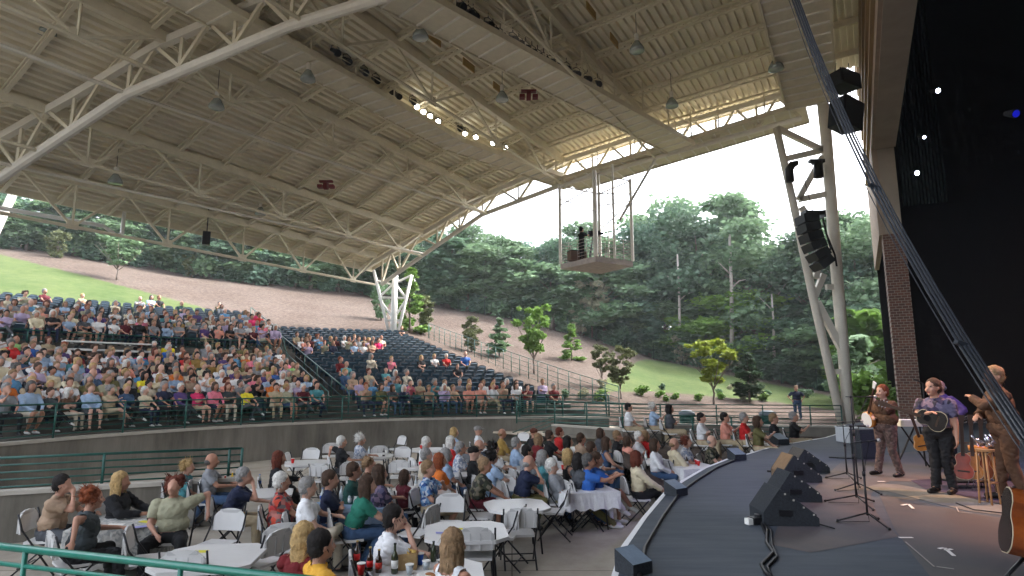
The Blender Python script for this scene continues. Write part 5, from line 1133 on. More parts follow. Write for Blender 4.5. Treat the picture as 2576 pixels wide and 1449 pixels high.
# ================================================================== crowd in the seat rows
rc = random.Random(11); VAR = []
for k in range(20):
    P = dict(armR=rc.choice(['lap', 'cross', 'clap', 'knee', 'chin', 'lap']), armL=rc.choice(['lap', 'cross', 'lap', 'knee']), legs=rc.choice(['bent', 'tuck', 'spread']), lean=rc.uniform(-.12, .15), yaw=rc.uniform(-.3, .3), fat=rc.uniform(1.05, 1.35), wide=rc.uniform(1.0, 1.15), hs=1.16, bottom=rc.choice(['long', 'long', 'long', 'shorts']), top=rc.choice(['short', 'short', 'long', 'long']), female=k % 2)
    if k % 5 == 0: P['legR'] = 'over'
    F = figure(P, .036); hs_ = ['short', 'curly', 'bob', 'short', 'bald', 'short', 'mid'][k % 7]; hb = hair_mesh(F, hs_, None, rc)
    fa_ = [f for f in F['f'] if len(f) == 4]; fl = F['lab'][np.array(fa_)]; mi = [int(np.bincount(x).argmax()) for x in fl]; nv = len(F['co'])
    co = np.vstack([F['co'], np.array(hb.v)]); fcs = fa_+[tuple(i+nv for i in f) for f in hb.f]; mi = mi+[4]*len(hb.f)
    VAR.append((co, fcs, mi, np_mesh('seated_person', co, fcs, [SK[0], CL['white'], CL['denim'], shoe_b, HA['grey']], mi), hs_))
sb = MB()
for i in range(6):
    x1, x2 = -.22+.44*i/6, -.22+.44*(i+1)/6; c = lambda x: -.24+.22*x*x*4; tp_ = lambda x: .86-.07*(abs(x)/.22)**3
    vs = [Vector((x, c(x)+dy, z)) for dy in (0, .03) for x, z in ((x1, .42), (x2, .42), (x2, tp_(x2)), (x1, tp_(x1)))]; sb.add(vs, [[0, 1, 2, 3], [7, 6, 5, 4], [3, 2, 6, 7], [0, 4, 5, 1], [0, 3, 7, 4], [1, 5, 6, 2]])
sb.mi = 1; mx = Matrix.Rotation(math.radians(62), 3, 'X'); sb.prism([(-.2, 0), (.2, 0), (.17, .36), (-.17, .36)], -.02, .03, mx, (0, -.16, .44)); sb.mi = 0; sb.box((-.23, -.08, .3), (.03, .3, .6)); sb.box((.23, -.08, .3), (.03, .3, .6))
seatp = mat('seat_pan_sheen', (.035, .075, .11), .25, .15, 5, spec=.8); seatme = sb.mesh('stadium_seat', [seatm, seatp])  # lighter blue of the folded pans stands in for their sheen
AL = [(430, 790), (560, 850), (660, 905), (780, 955), (900, 985)]
def occ(px, py, k, left):
    """how densely the photograph shows people at a spot (picture position of the head)"""
    if left:
        if k < 8: return .95
        if k in (8, 9): return .35 if 205 < px < 380 else .8
        if k < 14: return .84 if px < 470 else .78
        if k < 16: return .5
        if k < 18: return .18
        return .06 if k < 20 else .1
    if k <= 1: return .93 if px < 1350 else .75
    if k <= 3: return .9 if px < 900 else (.35 if px < 1180 else .04)
    if k <= 6: return .85 if px < 800 else (.12 if px < 900 else .02)
    if k <= 8: return .35 if 890 < px < 1000 else (.4 if 1060 < px < 1170 else .02)
    if k in (12, 13, 14): return .72 if px < 960 else .03
    if k == 11: return .5 if px < 800 else .01
    return .04 if k > 18 else .01
SHC = ['white']*9+['beige', 'grey', 'grey', 'lightblue', 'paledenim', 'lavender', 'tan']+['cream']*2+['tan', 'tan', 'sage', 'sage', 'black', 'black', 'black', 'navy', 'navy', 'navy', 'slate', 'darkgrey', 'denim', 'brown', 'olive', 'khaki', 'blue', 'lightblue', 'lightblue', 'lightblue', 'skyblue', 'teal', 'darkgreen', 'lime', 'red', 'red', 'darkred', 'pink', 'hotpink', 'salmon', 'salmon', 'orange', 'yellow', 'mustard', 'grey', 'grey', 'grey', 'darkgrey', 'khaki', 'beige', 'beige', 'lavender', 'lavender', 'maroon', 'purple', 'slate']
HC_ = ['grey']*4+['white']*3+['brown']*6+['sandy']*4+['blond']*3+['black']*2+['auburn', 'black', 'darkgrey', 'darkgrey', 'red']
seats = []; ppl = []
for k in range(NR):
    r = R0+.6+k*PITCH+.30
    for left in (True, False):
        a_hi, a_lo = (A_L+.35, AISLE+.045*22/r) if left else (AISLE-.045*22/r, right_lim(r)+.02)
        n_ = int((a_hi-a_lo)*r/.56)
        for i in range(n_):
            a = (a_lo+i*.56/r) if left else (a_hi-i*.56/r); z = bowl_z(r, left)
            p = polar(r, a, z); q = proj(p+Vector((0, 0, 1.2)))
            if q[0] < -45 or q[0] > 2600: continue
            seats.append((p, a, k, i, left, q))
            if rc.random() < occ(q[0], q[1], k, left): ppl.append((p, a, k, i, left, q, True))
occd = {(s[2], s[3], s[4]) for s in ppl}
# people the photograph shows distinctly
FIX = {}
def crowd_facing(p): return aim(p, STC.x, STC.y)
ppl.sort(key=lambda s: (s[0]-Vector((0, 0, EZ))).length)
cname = dict(lightblue='pale blue', skyblue='sky blue', darkgreen='dark green', darkred='dark red', hotpink='hot pink', darkgrey='dark grey', lime='lime green', salmon='salmon', slate='blackish', sage='sage green')
cnt = 0; rest_co = []; rest_f = []; rest_m = []; off = 0; pal = []
def pidx(m):
    if m not in pal: pal.append(m)
    return pal.index(m)
NI = 300-len(PP)-16
for idx, (p, a, k, i, left, q, _) in enumerate(ppl):
    v = rc.randrange(len(VAR)); co, fcs, mi, me, hs_ = VAR[v]; shc = rc.choice(SHC); hc = rc.choice(HC_); pc_ = rc.choice(['denim', 'navy', 'black', 'khaki', 'beige', 'darkgrey', 'denim', 'navy', 'slate', 'olive']); sk = rc.choice(SK)
    if k == 0 and left and abs(q[0]-85) < 14: shc, hc = 'yellow', 'sandy'
    p = p+Vector((rc.uniform(-.08, .08), rc.uniform(-.06, .06), 0)); mats = [sk, CL[shc], CL[pc_], shoe_w if rc.random() < .4 else shoe_b, HA[hc]]; rz = crowd_facing(p)+rc.uniform(-.3, .3); sz = rc.uniform(.94, 1.1)
    if idx < NI:
        o = inst('seated_person', me, None, p, rz); o.scale = (sz, sz, sz)
        for s_ in range(5): o.material_slots[s_].link = 'OBJECT'; o.material_slots[s_].material = mats[s_]
        hd_ = {'darkgrey': 'dark-grey'}.get(hc, hc)+'-haired'
        tag(o, '%s person in %s, %s row of the %s seat block, %s from aisle' % (hd_, cname.get(shc, shc), ordn(k+1), 'left' if left else 'right', ordn(i+1)), 'person', 'audience in the seat rows')
    else:
        c, s_ = math.cos(rz), math.sin(rz); c2 = np.stack([(co[:, 0]*c-co[:, 1]*s_)*sz+p.x, (co[:, 0]*s_+co[:, 1]*c)*sz+p.y, co[:, 2]*sz+p.z], 1)
        rest_co.append(c2); rest_f += [tuple(j+off for j in f) for f in fcs]; rest_m += [pidx(mats[j]) for j in mi]; off += len(co)
if rest_co: tag(inst('crowd', np_mesh('crowd', np.vstack(rest_co), rest_f, pal, rest_m)), 'mass of seated listeners filling the upper rows beyond the nearer ones', 'crowd', 'audience in the seat rows', 'stuff')
emp = [s for s in seats if (s[2], s[3], s[4]) not in occd]; emp.sort(key=lambda s: (s[0]-Vector((0, 0, EZ))).length)
rb = MB(); 
for n_i, (p, a, k, i, left, q) in enumerate(emp):
    rz = a+math.pi
    if n_i < 300:
        o = inst('stadium_seat', seatme, None, p, rz); tag(o, 'empty navy plastic seat, %s row of the %s seat block, %s from aisle' % (ordn(k+1), 'left' if left else 'right', ordn(i+1)), 'seat', 'empty seats in the rows')
    else:
        mx = rotz(rz); o_ = len(rb.v); rb.v += [tuple(mx @ Vector(v_)+p) for v_ in sb.v]; rb.f += [[j+o_ for j in f] for f in sb.f]; rb.m += sb.m
for s in seats:
    if (s[2], s[3], s[4]) in occd and s[2] >= 0:
        mx = rotz(s[1]+math.pi); o_ = len(rb.v); rb.v += [tuple(mx @ Vector(v_)+s[0]) for v_ in sb.v[:48]]; rb.f += [[j+o_ for j in f] for f in sb.f if max(f) < 48]; rb.m += [0]*sum(1 for f in sb.f if max(f) < 48)
if rb.v: tag(rb.build('seat_rows', [seatm, seatp]), 'dark navy seats of the upper rows and beneath the crowd', 'seats', 'empty seats in the rows', 'stuff')
print('SEATS', len(seats), 'PPL', len(ppl), 'EMPTY', len(emp))
# cameraman on the platform
person(Vector((pc.x-.75, pc.y-.1, pc.z)), -1.1, dict(kind='stand', shirt='black', pants='black', hair='black', hstyle='short', armR='camera', armL='camera', size=1.0), 'camera operator in black standing on the hanging platform', vox=.026)
# ================================================================== trees
def leafmat(name, c, v=.35, trans=.0):
    m = bpy.data.materials.new(name); m.use_nodes = True; n = m.node_tree.nodes; l = m.node_tree.links; b = n['Principled BSDF']; b.inputs['Roughness'].default_value = .7; b.inputs['Specular IOR Level'].default_value = .2
    g = n.new('ShaderNodeNewGeometry'); oi = n.new('ShaderNodeObjectInfo'); a = n.new('ShaderNodeMath'); a.operation = 'MULTIPLY_ADD'; l.new(oi.outputs['Random'], a.inputs[0]); a.inputs[1].default_value = .45
    s = n.new('ShaderNodeMath'); s.operation = 'MULTIPLY'; l.new(g.outputs['Random Per Island'], s.inputs[0]); s.inputs[1].default_value = .55; l.new(s.outputs[0], a.inputs[2])
    r = n.new('ShaderNodeValToRGB'); l.new(a.outputs[0], r.inputs[0]); r.color_ramp.elements[0].color = (*[x*(1-v) for x in c], 1); r.color_ramp.elements[1].color = (*[min(1, x*(1+v)) for x in c], 1)
    l.new(r.outputs[0], b.inputs['Base Color']); t = n.new('ShaderNodeBsdfTranslucent'); l.new(r.outputs[0], t.inputs[0]); mxs = n.new('ShaderNodeMixShader'); mxs.inputs[0].default_value = .3
    l.new(b.outputs[0], mxs.inputs[1]); l.new(t.outputs[0], mxs.inputs[2]); l.new(mxs.outputs[0], n['Material Output'].inputs[0]); return m
LM = dict(oak=leafmat('oak_leaf', (.15, .235, .13)), dark=leafmat('dark_leaf', (.095, .16, .10)), pine=leafmat('pine_leaf', (.12, .20, .14)), light=leafmat('light_leaf', (.15, .26, .06)), yellow=leafmat('yellow_green_leaf', (.24, .30, .04)), pale=leafmat('pale_blossom_leaf', (.33, .32, .22), .3), olive=leafmat('olive_leaf', (.13, .15, .07)), mag=leafmat('magnolia_leaf', (.03, .06, .025)))
bark = mat('grey_bark', (.16, .13, .11), .9, .25, 6, .4); pbark = mat('pale_bark', (.42, .38, .34), .9, .2, 5, .3)
def crown_mesh(name, blobs, nleaf, ls, lm, seed):
    """leaf clusters spread through the volume of a set of ellipsoidal boughs (unit tree, height 1)"""
    g = np.random.default_rng(seed); vs = []; 
    wts = np.array([b[3]*b[4]*b[5] for b in blobs])**.67; wts = wts/wts.sum(); P = []
    for b, w_ in zip(blobs, wts):
        n_ = max(4, int(nleaf*w_)); d = g.normal(size=(n_, 3)); d /= np.linalg.norm(d, axis=1)[:, None]; rr = g.uniform(.45, 1.0, n_)*(1+.45*g.random(n_)**3)
        rr *= 1+.22*np.sin(d[:, 0]*7+b[0]*30)*np.sin(d[:, 2]*6+b[2]*20)
        P.append(np.array(b[:3])+d*rr[:, None]*np.array(b[3:6]))
    P = np.vstack(P); n_ = len(P); a = g.normal(size=(n_, 3)); a /= np.linalg.norm(a, axis=1)[:, None]; b_ = np.cross(a, g.normal(size=(n_, 3))); b_ /= np.linalg.norm(b_, axis=1)[:, None]
    s = (ls*g.uniform(.6, 1.5, n_))[:, None]; a[:, 2] *= .55
    v = np.stack([P-a*s*.5-b_*s*.35, P+a*s*.5-b_*s*.3, P+a*s*.62+b_*s*.35, P-a*s*.4+b_*s*.4], 1).reshape(-1, 3)
    f = np.arange(n_*4).reshape(-1, 4).tolist(); me = bpy.data.meshes.new(name); me.from_pydata(v.tolist(), [], f); me.materials.append(lm); me.update(); return me
def boughs(seed, kind):
    g = random.Random(seed); B = []
    if kind == 'round':
        for i in range(26):
            z = g.uniform(.30, .94); w_ = .27*math.sin(math.pi*min(1, max(0.05, (z-.2)/.86)))**.6; a = g.uniform(0, 6.28); q = w_*g.uniform(.25, 1); s = g.uniform(.065, .125); B.append((q*math.cos(a), q*math.sin(a), z, s*1.15, s*1.15, s*.72))
    elif kind == 'tall':
        for i in range(22):
            z = g.uniform(.42, .96); w_ = .17*(1-abs(z-.68)*1.6); a = g.uniform(0, 6.28); q = max(.02, w_)*g.uniform(.2, 1.1); s = g.uniform(.045, .09); B.append((q*math.cos(a), q*math.sin(a), z, s*1.2, s*1.2, s*.65))
    elif kind == 'cone':
        for i in range(40):
            z = g.uniform(.06, .97); w_ = .2*(1-z)**.8+.015; a = g.uniform(0, 6.28); s = .03+.045*(1-z); w_ *= g.uniform(.4, 1.25); B.append((w_*math.cos(a)*.8, w_*math.sin(a)*.8, z, s*1.1, s*1.1, s*.7))
    elif kind == 'oval':
        for i in range(36):
            z = g.uniform(.1, .92); w_ = .19*math.sin(math.pi*min(1, z/1.0))**.7; a = g.uniform(0, 6.28); s = g.uniform(.04, .07); w_ *= g.uniform(.3, 1.2); B.append((w_*math.cos(a)*.8, w_*math.sin(a)*.8, z, s, s, s*1.1))
    elif kind == 'vase':
        for i in range(38):
            z = g.uniform(.34, .94); w_ = .33*min(1, (z-.2)/.5)*(1.15-z*.45); a = g.uniform(0, 6.28); q = w_*g.uniform(.2, 1.1); s = g.uniform(.035, .07); B.append((q*math.cos(a), q*math.sin(a), z, s*1.1, s*1.1, s*.8))
    elif kind == 'bush':
        for i in range(12):
            a = g.uniform(0, 6.28); q = g.uniform(0, .5); B.append((q*math.cos(a), q*math.sin(a), g.uniform(.25, .7), .3, .3, .26))
    return B
def trunk_mesh(seed, kind, m):
    g = random.Random(seed); mb = MB(); top = {'round': .8, 'tall': .9, 'cone': .9, 'oval': .8, 'vase': .45, 'bush': .4}[kind]; r0 = {'round': .014, 'tall': .0095, 'cone': .012, 'oval': .014, 'vase': .013, 'bush': .02}[kind]
    pts = [Vector((0, 0, -.03))]
    for i in range(1, 6): pts.append(Vector((g.uniform(-.012, .012)*i*.5, g.uniform(-.012, .012)*i*.5, top*i/5)))
    mb.tube(pts, [r0*1.2, r0, r0*.85, r0*.7, r0*.5, r0*.2], 7)
    n_ = 9 if kind != 'vase' else 7
    for i in range(n_):
        z = g.uniform(.35, .75)*top if kind != 'vase' else g.uniform(.18, .32); a = i*2.4; L = g.uniform(.1, .2) if kind != 'vase' else .3; up_ = .12 if kind != 'vase' else .5
        mb.tube([(0, 0, z), (L*.5*math.cos(a), L*.5*math.sin(a), z+up_*.5), (L*math.cos(a), L*math.sin(a), z+up_)], [r0*.5, r0*.33, r0*.12], 5)
    return mb.mesh('trunk', m, True)
TP = {}
def treeproto(kind, lmn, var, nleaf=5200, ls=.026, bm=None):
    key = (kind, lmn, var, nleaf, bm is pbark)
    if key not in TP: 
        sd_ = hash((kind, var)) % 1000 if False else sum(map(ord, kind))*7+var*31; TP[key] = (crown_mesh('crown', boughs(sd_, kind), nleaf, ls, LM[lmn], sd_), trunk_mesh(sd_, kind, bm or bark))
    return TP[key]
def tree(name, loc, h, kind, lmn, var, label, cat='tree', group=None, wx=1., nleaf=5200, ls=.026, bm=None):
    cr, tr = treeproto(kind, lmn, var, nleaf, ls, bm); e = empty(name, loc, var*1.7+loc[0], label, cat, group); e.scale = (h*wx, h*wx, h)
    inst('crown', cr, e); inst('trunk', tr, e); return e
# wood behind the hillside: (picture column of the trunk, extra distance, picture row of the top, kind, leaf, label)
CAN = [(-60, 470), (120, 480), (260, 470), (400, 500), (540, 520), (680, 520), (800, 540), (930, 560), (1060, 560), (1180, 560), (1262, 572), (1330, 588), (1400, 600), (1445, 588), (1480, 540), (1540, 585), (1600, 555), (1680, 506), (1762, 512), (1838, 478), (1905, 555), (1960, 600), (2020, 602), (2065, 560), (2112, 528), (2165, 538), (2235, 560), (2330, 560), (2420, 560)]
rt = random.Random(23)
for k, (px, top) in enumerate(CAN):
    d1, z1, d2, z2 = hcol(px); dd_ = d2+2.5+(k*37 % 5)*1.2; h = at_y(px, top+4, dd_).z-ground_z(px, dd_); p = at_y(px, 956, dd_); kind = 'tall' if px in (1838, 1480, 1960, 2112) else 'round'
    lmn = ['oak', 'pine', 'oak', 'dark', 'oak'][k % 5]; 
    where = 'above the right lawn' if px > 1560 else ('behind the platform' if px > 1380 else ('right of the back column' if px > 1040 else 'under the roof eave'))
    b_ = pbark if px in (1838, 1680, 1960, 2112) else None
    tree('wood_tree', (p.x, dd_, ground_z(px, dd_)-.2), h, kind, lmn, k % 4, 'tall %s tree %s, %s from the left along the skyline' % ('slender pale-trunked' if b_ else 'dark green', where, ordn(k+1)), group='trees along the skyline', wx=1.15 if kind == 'round' else 1.25, nleaf=8000, ls=.019, bm=b_)
for k in range(44):
    px = -80+k*57+rt.uniform(-14, 14); 
    if px > 2420: break
    d1, z1, d2, z2 = hcol(px); dd_ = d2+rt.uniform(.6, 2.2); h = rt.uniform(4.8, 9.0) if px > 1000 else rt.uniform(4.5, 7); p = at_y(px, 956, dd_)
    lmn = rt.choice(['dark', 'oak', 'pine', 'dark', 'oak', 'light' if px > 1750 else 'oak']); 
    tree('understorey_tree', (p.x, dd_, ground_z(px, dd_)-.3), h, 'round' if k % 3 else 'oval', lmn, k % 3, 'low %s tree at the front edge of the wood, %s from the left' % ({'dark': 'dark green', 'oak': 'mid green', 'pine': 'bluish green', 'light': 'bright green'}[lmn], ordn(k+1)), group='understorey trees at the wood edge', wx=1.9 if k % 3 else 2.3, nleaf=6500, ls=.03)
for k in range(30):
    px = -60+k*86; d1, z1, d2, z2 = hcol(px); dd_ = d2+7+rt.uniform(0, 4); p = at_y(px, 956, dd_); tp_ = np.interp(px, [c[0] for c in CAN], [c[1] for c in CAN])+70; h = at_y(px, float(tp_), dd_).z-ground_z(px, dd_)
    tree('inner_tree', (p.x, dd_, ground_z(px, dd_)-.2), h, 'round', 'dark', k % 4, 'shaded tree inside the wood, %s from the left in the second rank' % ordn(k+1), group='trees inside the wood', wx=1.45, nleaf=8000, ls=.019)
for k in range(64):
    px = -90+k*41; d1, z1, d2, z2 = hcol(px); dd_ = d2+.3+rt.uniform(0, 1.4); p = at_y(px, 956, dd_)
    tree('undergrowth_bush', (p.x, dd_, ground_z(px, dd_)-.3), rt.uniform(1.6, 3.0), 'bush', rt.choice(['dark', 'dark', 'oak', 'pine']), k % 3, 'undergrowth bush at the foot of the wood, %s from the left' % ordn(k+1), 'bush', 'undergrowth bushes along the wood', wx=1.0, nleaf=1500, ls=.12)
for px, top, lb, h_ in ((1492, 672, 'pale blossoming tree just below the hanging platform', 7.2), (1462, 752, 'second, lower pale blossoming tree under the hanging platform', 5.0), (1715, 838, 'small pale blossoming shrub tree left of the bare trunk', 4.0)):
    d1, z1, d2, z2 = hcol(px); dd_ = d2-.2; zt_ = at_y(px, top, dd_).z; p = at_y(px, 956, dd_)
    tree('blossoming_tree', (p.x, dd_, zt_-h_), h_, 'vase', 'pale', 1, lb, group='blossoming trees at the wood edge', nleaf=2000, ls=.036)
# bare trunks standing free in the wood
for px, pt, pb, r_t in ((1837, 590, 868, .22), (1706, 640, 880, .16), (1943, 740, 900, .14), (1365, 820, 900, .07)):
    d1, z1, d2, z2 = hcol(px); dd_ = d2-.4; a, b_ = at_y(px+3, pb, dd_), at_y(px-2, pt, dd_); o = a.copy(); e = empty('bare_trunk', o, 0, 'pale bare tree trunk in front of the wood, %s' % {1837: 'the tallest one', 1706: 'left of the tallest one', 1943: 'right of the tallest one', 1365: 'thin, right of the back column'}[px], 'tree', 'bare trunks at the wood edge')
    mb = MB(); mb.tube([a-o-Vector((0, 0, 1)), (a+b_)/2-o+Vector((.1, 0, 0)), b_-o], [r_t, r_t*.8, r_t*.5], 8); mb.build('trunk', pbark, e, True)
    mb = MB(); mb.tube([(a+b_)/2-o, (a+b_)/2-o+Vector((.9, 0, .8)), (a+b_)/2-o+Vector((2.0, 0, 1.0))], [r_t*.4, r_t*.25, .02], 6); mb.tube([(a+b_)*.5-o+Vector((0, 0, 1.5)), (a+b_)*.5-o+Vector((-1, 0, 2.6))], [r_t*.4, .03], 6); mb.build('limb', pbark, e, True)
# young trees on the mulch
YT = [(30, 622, 538, 'round', 'oak', 2.0, 'bushy blue-green young tree at the left edge, above the lawn'), (141, 652, 566, 'oval', 'olive', 1.35, 'compact olive green young magnolia left of the drain pipe'), (293, 705, 588, 'vase', 'oak', 1.35, 'spreading green young tree with thin trunk under the eave'),
 (484, 685, 600, 'oval', 'olive', 1.3, 'compact young magnolia below the hanging speaker'), (637, 708, 600, 'tall', 'light', .7, 'thin staked sapling left of the back column'), (1030, 838, 672, 'cone', 'light', 1.15, 'bright green young tree directly right of the back column'), (1068, 834, 735, 'oval', 'olive', 1.1, 'olive young magnolia right of the back column'),
 (958, 806, 692, 'oval', 'oak', 1.0, 'green young tree seen left of and behind the back column'), (1186, 885, 792, 'oval', 'olive', 1.2, 'narrow olive young tree on the mulch above the seats fence'), (1256, 898, 798, 'cone', 'oak', 1.45, 'pyramid-shaped young conifer, left one of two'), (1343, 940, 762, 'vase', 'light', .85, 'light green upright sapling with bare stem between the conifers'),
 (1438, 908, 814, 'cone', 'light', 1.45, 'pyramid-shaped young conifer, right one of two'), (1514, 975, 862, 'vase', 'olive', .85, 'thin-leaved sapling left of the right lawn'), (1562, 1005, 868, 'vase', 'olive', .95, 'thin-leaved sapling at the left corner of the right lawn'), (1796, 1020, 850, 'vase', 'yellow', 1.15, 'yellow-green young tree with slender stems in front of the right lawn'), (1886, 1012, 882, 'cone', 'mag', 1.5, 'dark glossy magnolia right of the yellow-green tree')]
for k, (px, pb, pt, kind, lmn, wx, lb) in enumerate(YT):
    p = ground_hit(px, pb); h = at_y(px, pt, p.y).z-p.z; wx *= 1.08; tree('young_tree', p, h*1.0, kind, lmn, k % 3, lb, wx=wx, nleaf=3200, ls=.034)
for k in range(22):
    px = rt.uniform(1400, 2050); py = rt.uniform(975, 1015); p = ground_hit(px, py)
    tree('planted_shrub', p, rt.uniform(.35, .7), 'bush', rt.choice(['light', 'oak', 'pale', 'dark']), k % 3, 'small planted shrub on the mulch bed behind the far railing', 'shrub', 'small shrubs on the mulch bed', nleaf=260, ls=.22)
# greenery between tower and brick pillar
for k, (px, py, h_, lmn) in enumerate([(2170, 1040, 3.2, 'light'), (2200, 1046, 2.4, 'oak'), (2150, 1000, 5.5, 'oak'), (2190, 985, 8.0, 'light')]):
    d = 33+k*3; p = at_y(px, 956, d); tree('side_bush', (p.x, d, .3), h_, 'bush' if k < 2 else 'oval', lmn, k % 3, 'leafy greenery between the lattice tower and the brick pillar, %s from below' % ordn(k+1), 'bush', 'greenery by the brick pillar', wx=1.0 if k < 2 else 1.5, nleaf=2200, ls=.07)
# ================================================================== stage equipment
cab = mat('black_carpet_cabinet', (.028, .032, .038), .8, .25, 40, .3); gril = mat('dark_speaker_grille', (.034, .038, .045), .6, .3, 60); wood = mat('brown_plywood_side', (.16, .105, .06), .6, .2, 6)
def wedge(p, a, L, D, Hh, label, side=None, grp='floor monitors'):
    """floor monitor: profile in x-z, width along y"""
    e = empty('floor_monitor', p, a, label, 'monitor speaker', grp)
    prof = [(-L*.5, 0), (L*.5, 0), (L*.5, Hh*.22), (-L*.18, Hh), (-L*.5, Hh*.35)]
    mx = Matrix(((1, 0, 0), (0, 0, -1), (0, 1, 0)))
    mb = MB(); mb.prism([(x, z) for x, z in prof], -D/2, D/2, mx); mb.build('cabinet', side or cab, e)
    mb = MB(); a1 = Vector((L*.47, 0, Hh*.27)); b1 = Vector((-L*.15, 0, Hh*.96)); d = b1-a1; nn_ = Vector((Hh*.78, 0, L*.68)).normalized()*.012
    mb.add([a1+nn_+Vector((0, -D*.46, 0)), a1+nn_+Vector((0, D*.46, 0)), b1+nn_+Vector((0, D*.46, 0)), b1+nn_+Vector((0, -D*.46, 0)), a1+Vector((0, -D*.46, 0)), a1+Vector((0, D*.46, 0)), b1+Vector((0, D*.46, 0)), b1+Vector((0, -D*.46, 0))], [[0, 1, 2, 3], [0, 4, 5, 1], [1, 5, 6, 2], [2, 6, 7, 3], [3, 7, 4, 0]]); mb.build('grille', gril, e)
    mb = MB(); mb.box((-L*.1, -D/2-.006, Hh*.35), (.16, .012, .07)); mb.build('handle', blackm, e)
    mb = MB()
    for t_ in (.1, .38, .66, .9): q = a1.lerp(b1, t_); mb.box(q+Vector((0, -D/2-.003, -.012)), (.02, .008, .02))
    mb.build('screw', capm, e)
    return e
for px, py, L, D, Hh, lb, sd_ in [(1990, 1321, .66, .5, .43, 'large black wedge monitor nearest the viewer in the row on stage', None), (2012, 1262, .62, .5, .42, 'black wedge monitor, second from the viewer in the row', None), (2018, 1212, .66, .55, .45, 'wedge monitor with brown plywood end, third in the row', wood), (2042, 1188, .66, .55, .43, 'black wedge monitor, farthest in the row', None)]:
    p = at_z(px, py, 1.106); p.y += D*.4; w_ = wedge(p, -.05, L, D, Hh, lb, None, 'row of big floor monitors')
    if sd_:
        mb = MB(); mb.add([(-L*.505, -D*.45, .02), (-L*.505, D*.45, .02), (-L*.505, D*.45, Hh*.35), (-L*.19, D*.45, Hh*1.005), (-L*.19, -D*.45, Hh*1.005), (-L*.505, -D*.45, Hh*.35)], [[0, 1, 2, 5], [5, 2, 3, 4]]); mb.build('back_panel', wood, w_)
smm = mat('sky_sheen_blue', (.13, .18, .24), .55, .15, 6)  # blue-grey on the speaker tops stands in for reflected sky
for px, py, s_, lb in [(1597, 1452, .23, 'small front fill speaker at the bottom corner of the stage edge'), (1704, 1249, .24, 'small front fill speaker on the stage edge by the woman in cream sweater'), (1858, 1158, .27, 'small front fill speaker on the stage edge beside the camouflage shirt man'), (1966, 1119, .33, 'small front fill speaker farthest along the stage edge')]:
    p = at_z(px, py, 1.106); e = empty('front_fill_speaker', p+Vector((.02, .15, 0)), .62 if px < 1800 else .3, lb, 'monitor speaker', 'small speakers along the stage edge')
    mx = Matrix(((0, 0, 1), (1, 0, 0), (0, 1, 0))); mb = MB(); mb.prism([(-s_*.5, 0), (s_*.5, 0), (s_*.5, s_*.86), (-s_*.5, s_*.45)], -s_*.55, s_*.55, mx); mb.build('cabinet', cab, e)
    mb = MB(); mb.add([(-s_*.54, -s_*.5, s_*.456), (s_*.54, -s_*.5, s_*.456), (s_*.54, s_*.49, s_*.866), (-s_*.54, s_*.49, s_*.866)], [[0, 1, 2, 3]]); mb.build('sky_sheen_panel', smm, e)
    mb = MB(); mb.tube([(s_*.5, s_*.2, .05), (s_*.75, s_*.3, .03), (s_*.95, s_*.15, .02)], .02, 6); mb.build('cable', blackm, e)
def micstand(px, py, top, boom, lb, legr=.33, rot=.4):
    p = at_z(px, py, 1.106); e = empty('microphone_stand', p, rot, lb, 'microphone stand', 'microphone stands at the stage front'); h = at_y(top[0], top[1], p.y).z-p.z
    mb = MB(); mb.tube([(0, 0, .1), (0, 0, h*.62)], .013, 7); mb.tube([(0, 0, h*.6), (0, 0, h)], .009, 7); mb.lathe([(.02, h*.58), (.02, h*.64)], (0, 0, 0), 8); mb.build('pole', legm, e, True)
    for k in range(3): a = k*2.094+.3; mb = MB(); mb.tube([(0, 0, .13), (legr*math.cos(a), legr*math.sin(a), .015)], .011, 6); mb.ell((legr*math.cos(a), legr*math.sin(a), .018), (.02, .02, .018), 8, 5); mb.build('leg', legm, e, True)
    mx = rotz(-rot); A_ = mx @ Vector((boom[0], 0, h-boom[2])); B_ = mx @ Vector((boom[1], 0, h+boom[2])); mb = MB(); mb.tube([A_, B_], .008, 6); mb.ell((0, 0, h), (.022, .022, .022), 8, 6); mb.build('boom_arm', legm, e, True)
    mb = MB(); d = (B_-A_).normalized(); mb.tube([B_-d*.02, B_+d*.1], [.012, .016], 8); mb.build('microphone', legm, e, True); mb = MB(); mb.ell(B_+d*.12, (.027, .027, .027), 10, 8); mb.build('mic_head', mat('silver_mic_mesh', (.5, .48, .45), .35, metal=.6), e, True)
    mb = MB(); mb.tube([B_, (0, 0, h*.7) + mx @ Vector((.03, 0, 0)) if False else (.03, 0, h*.7), (.02, .02, h*.3), (.05, .02, .02), (-.3, .2, .012)], .005, 5); mb.build('cable', blackm, e, True)
micstand(2184, 1318, (2168, 1112), (-.13, .10, .01), 'nearest microphone stand on stage, lowest boom'); micstand(2156, 1270, (2153, 1072), (-.2, .12, -.0), 'second nearest microphone stand', .4, .2)
micstand(2160, 1236, (2126, 998), (-.08, .28, .0), 'tallest microphone stand, behind the two nearest ones', .36, .7); micstand(2132, 1208, (2128, 1062), (-.1, .22, .01), 'farthest microphone stand, in front of the tower', .34, .1)
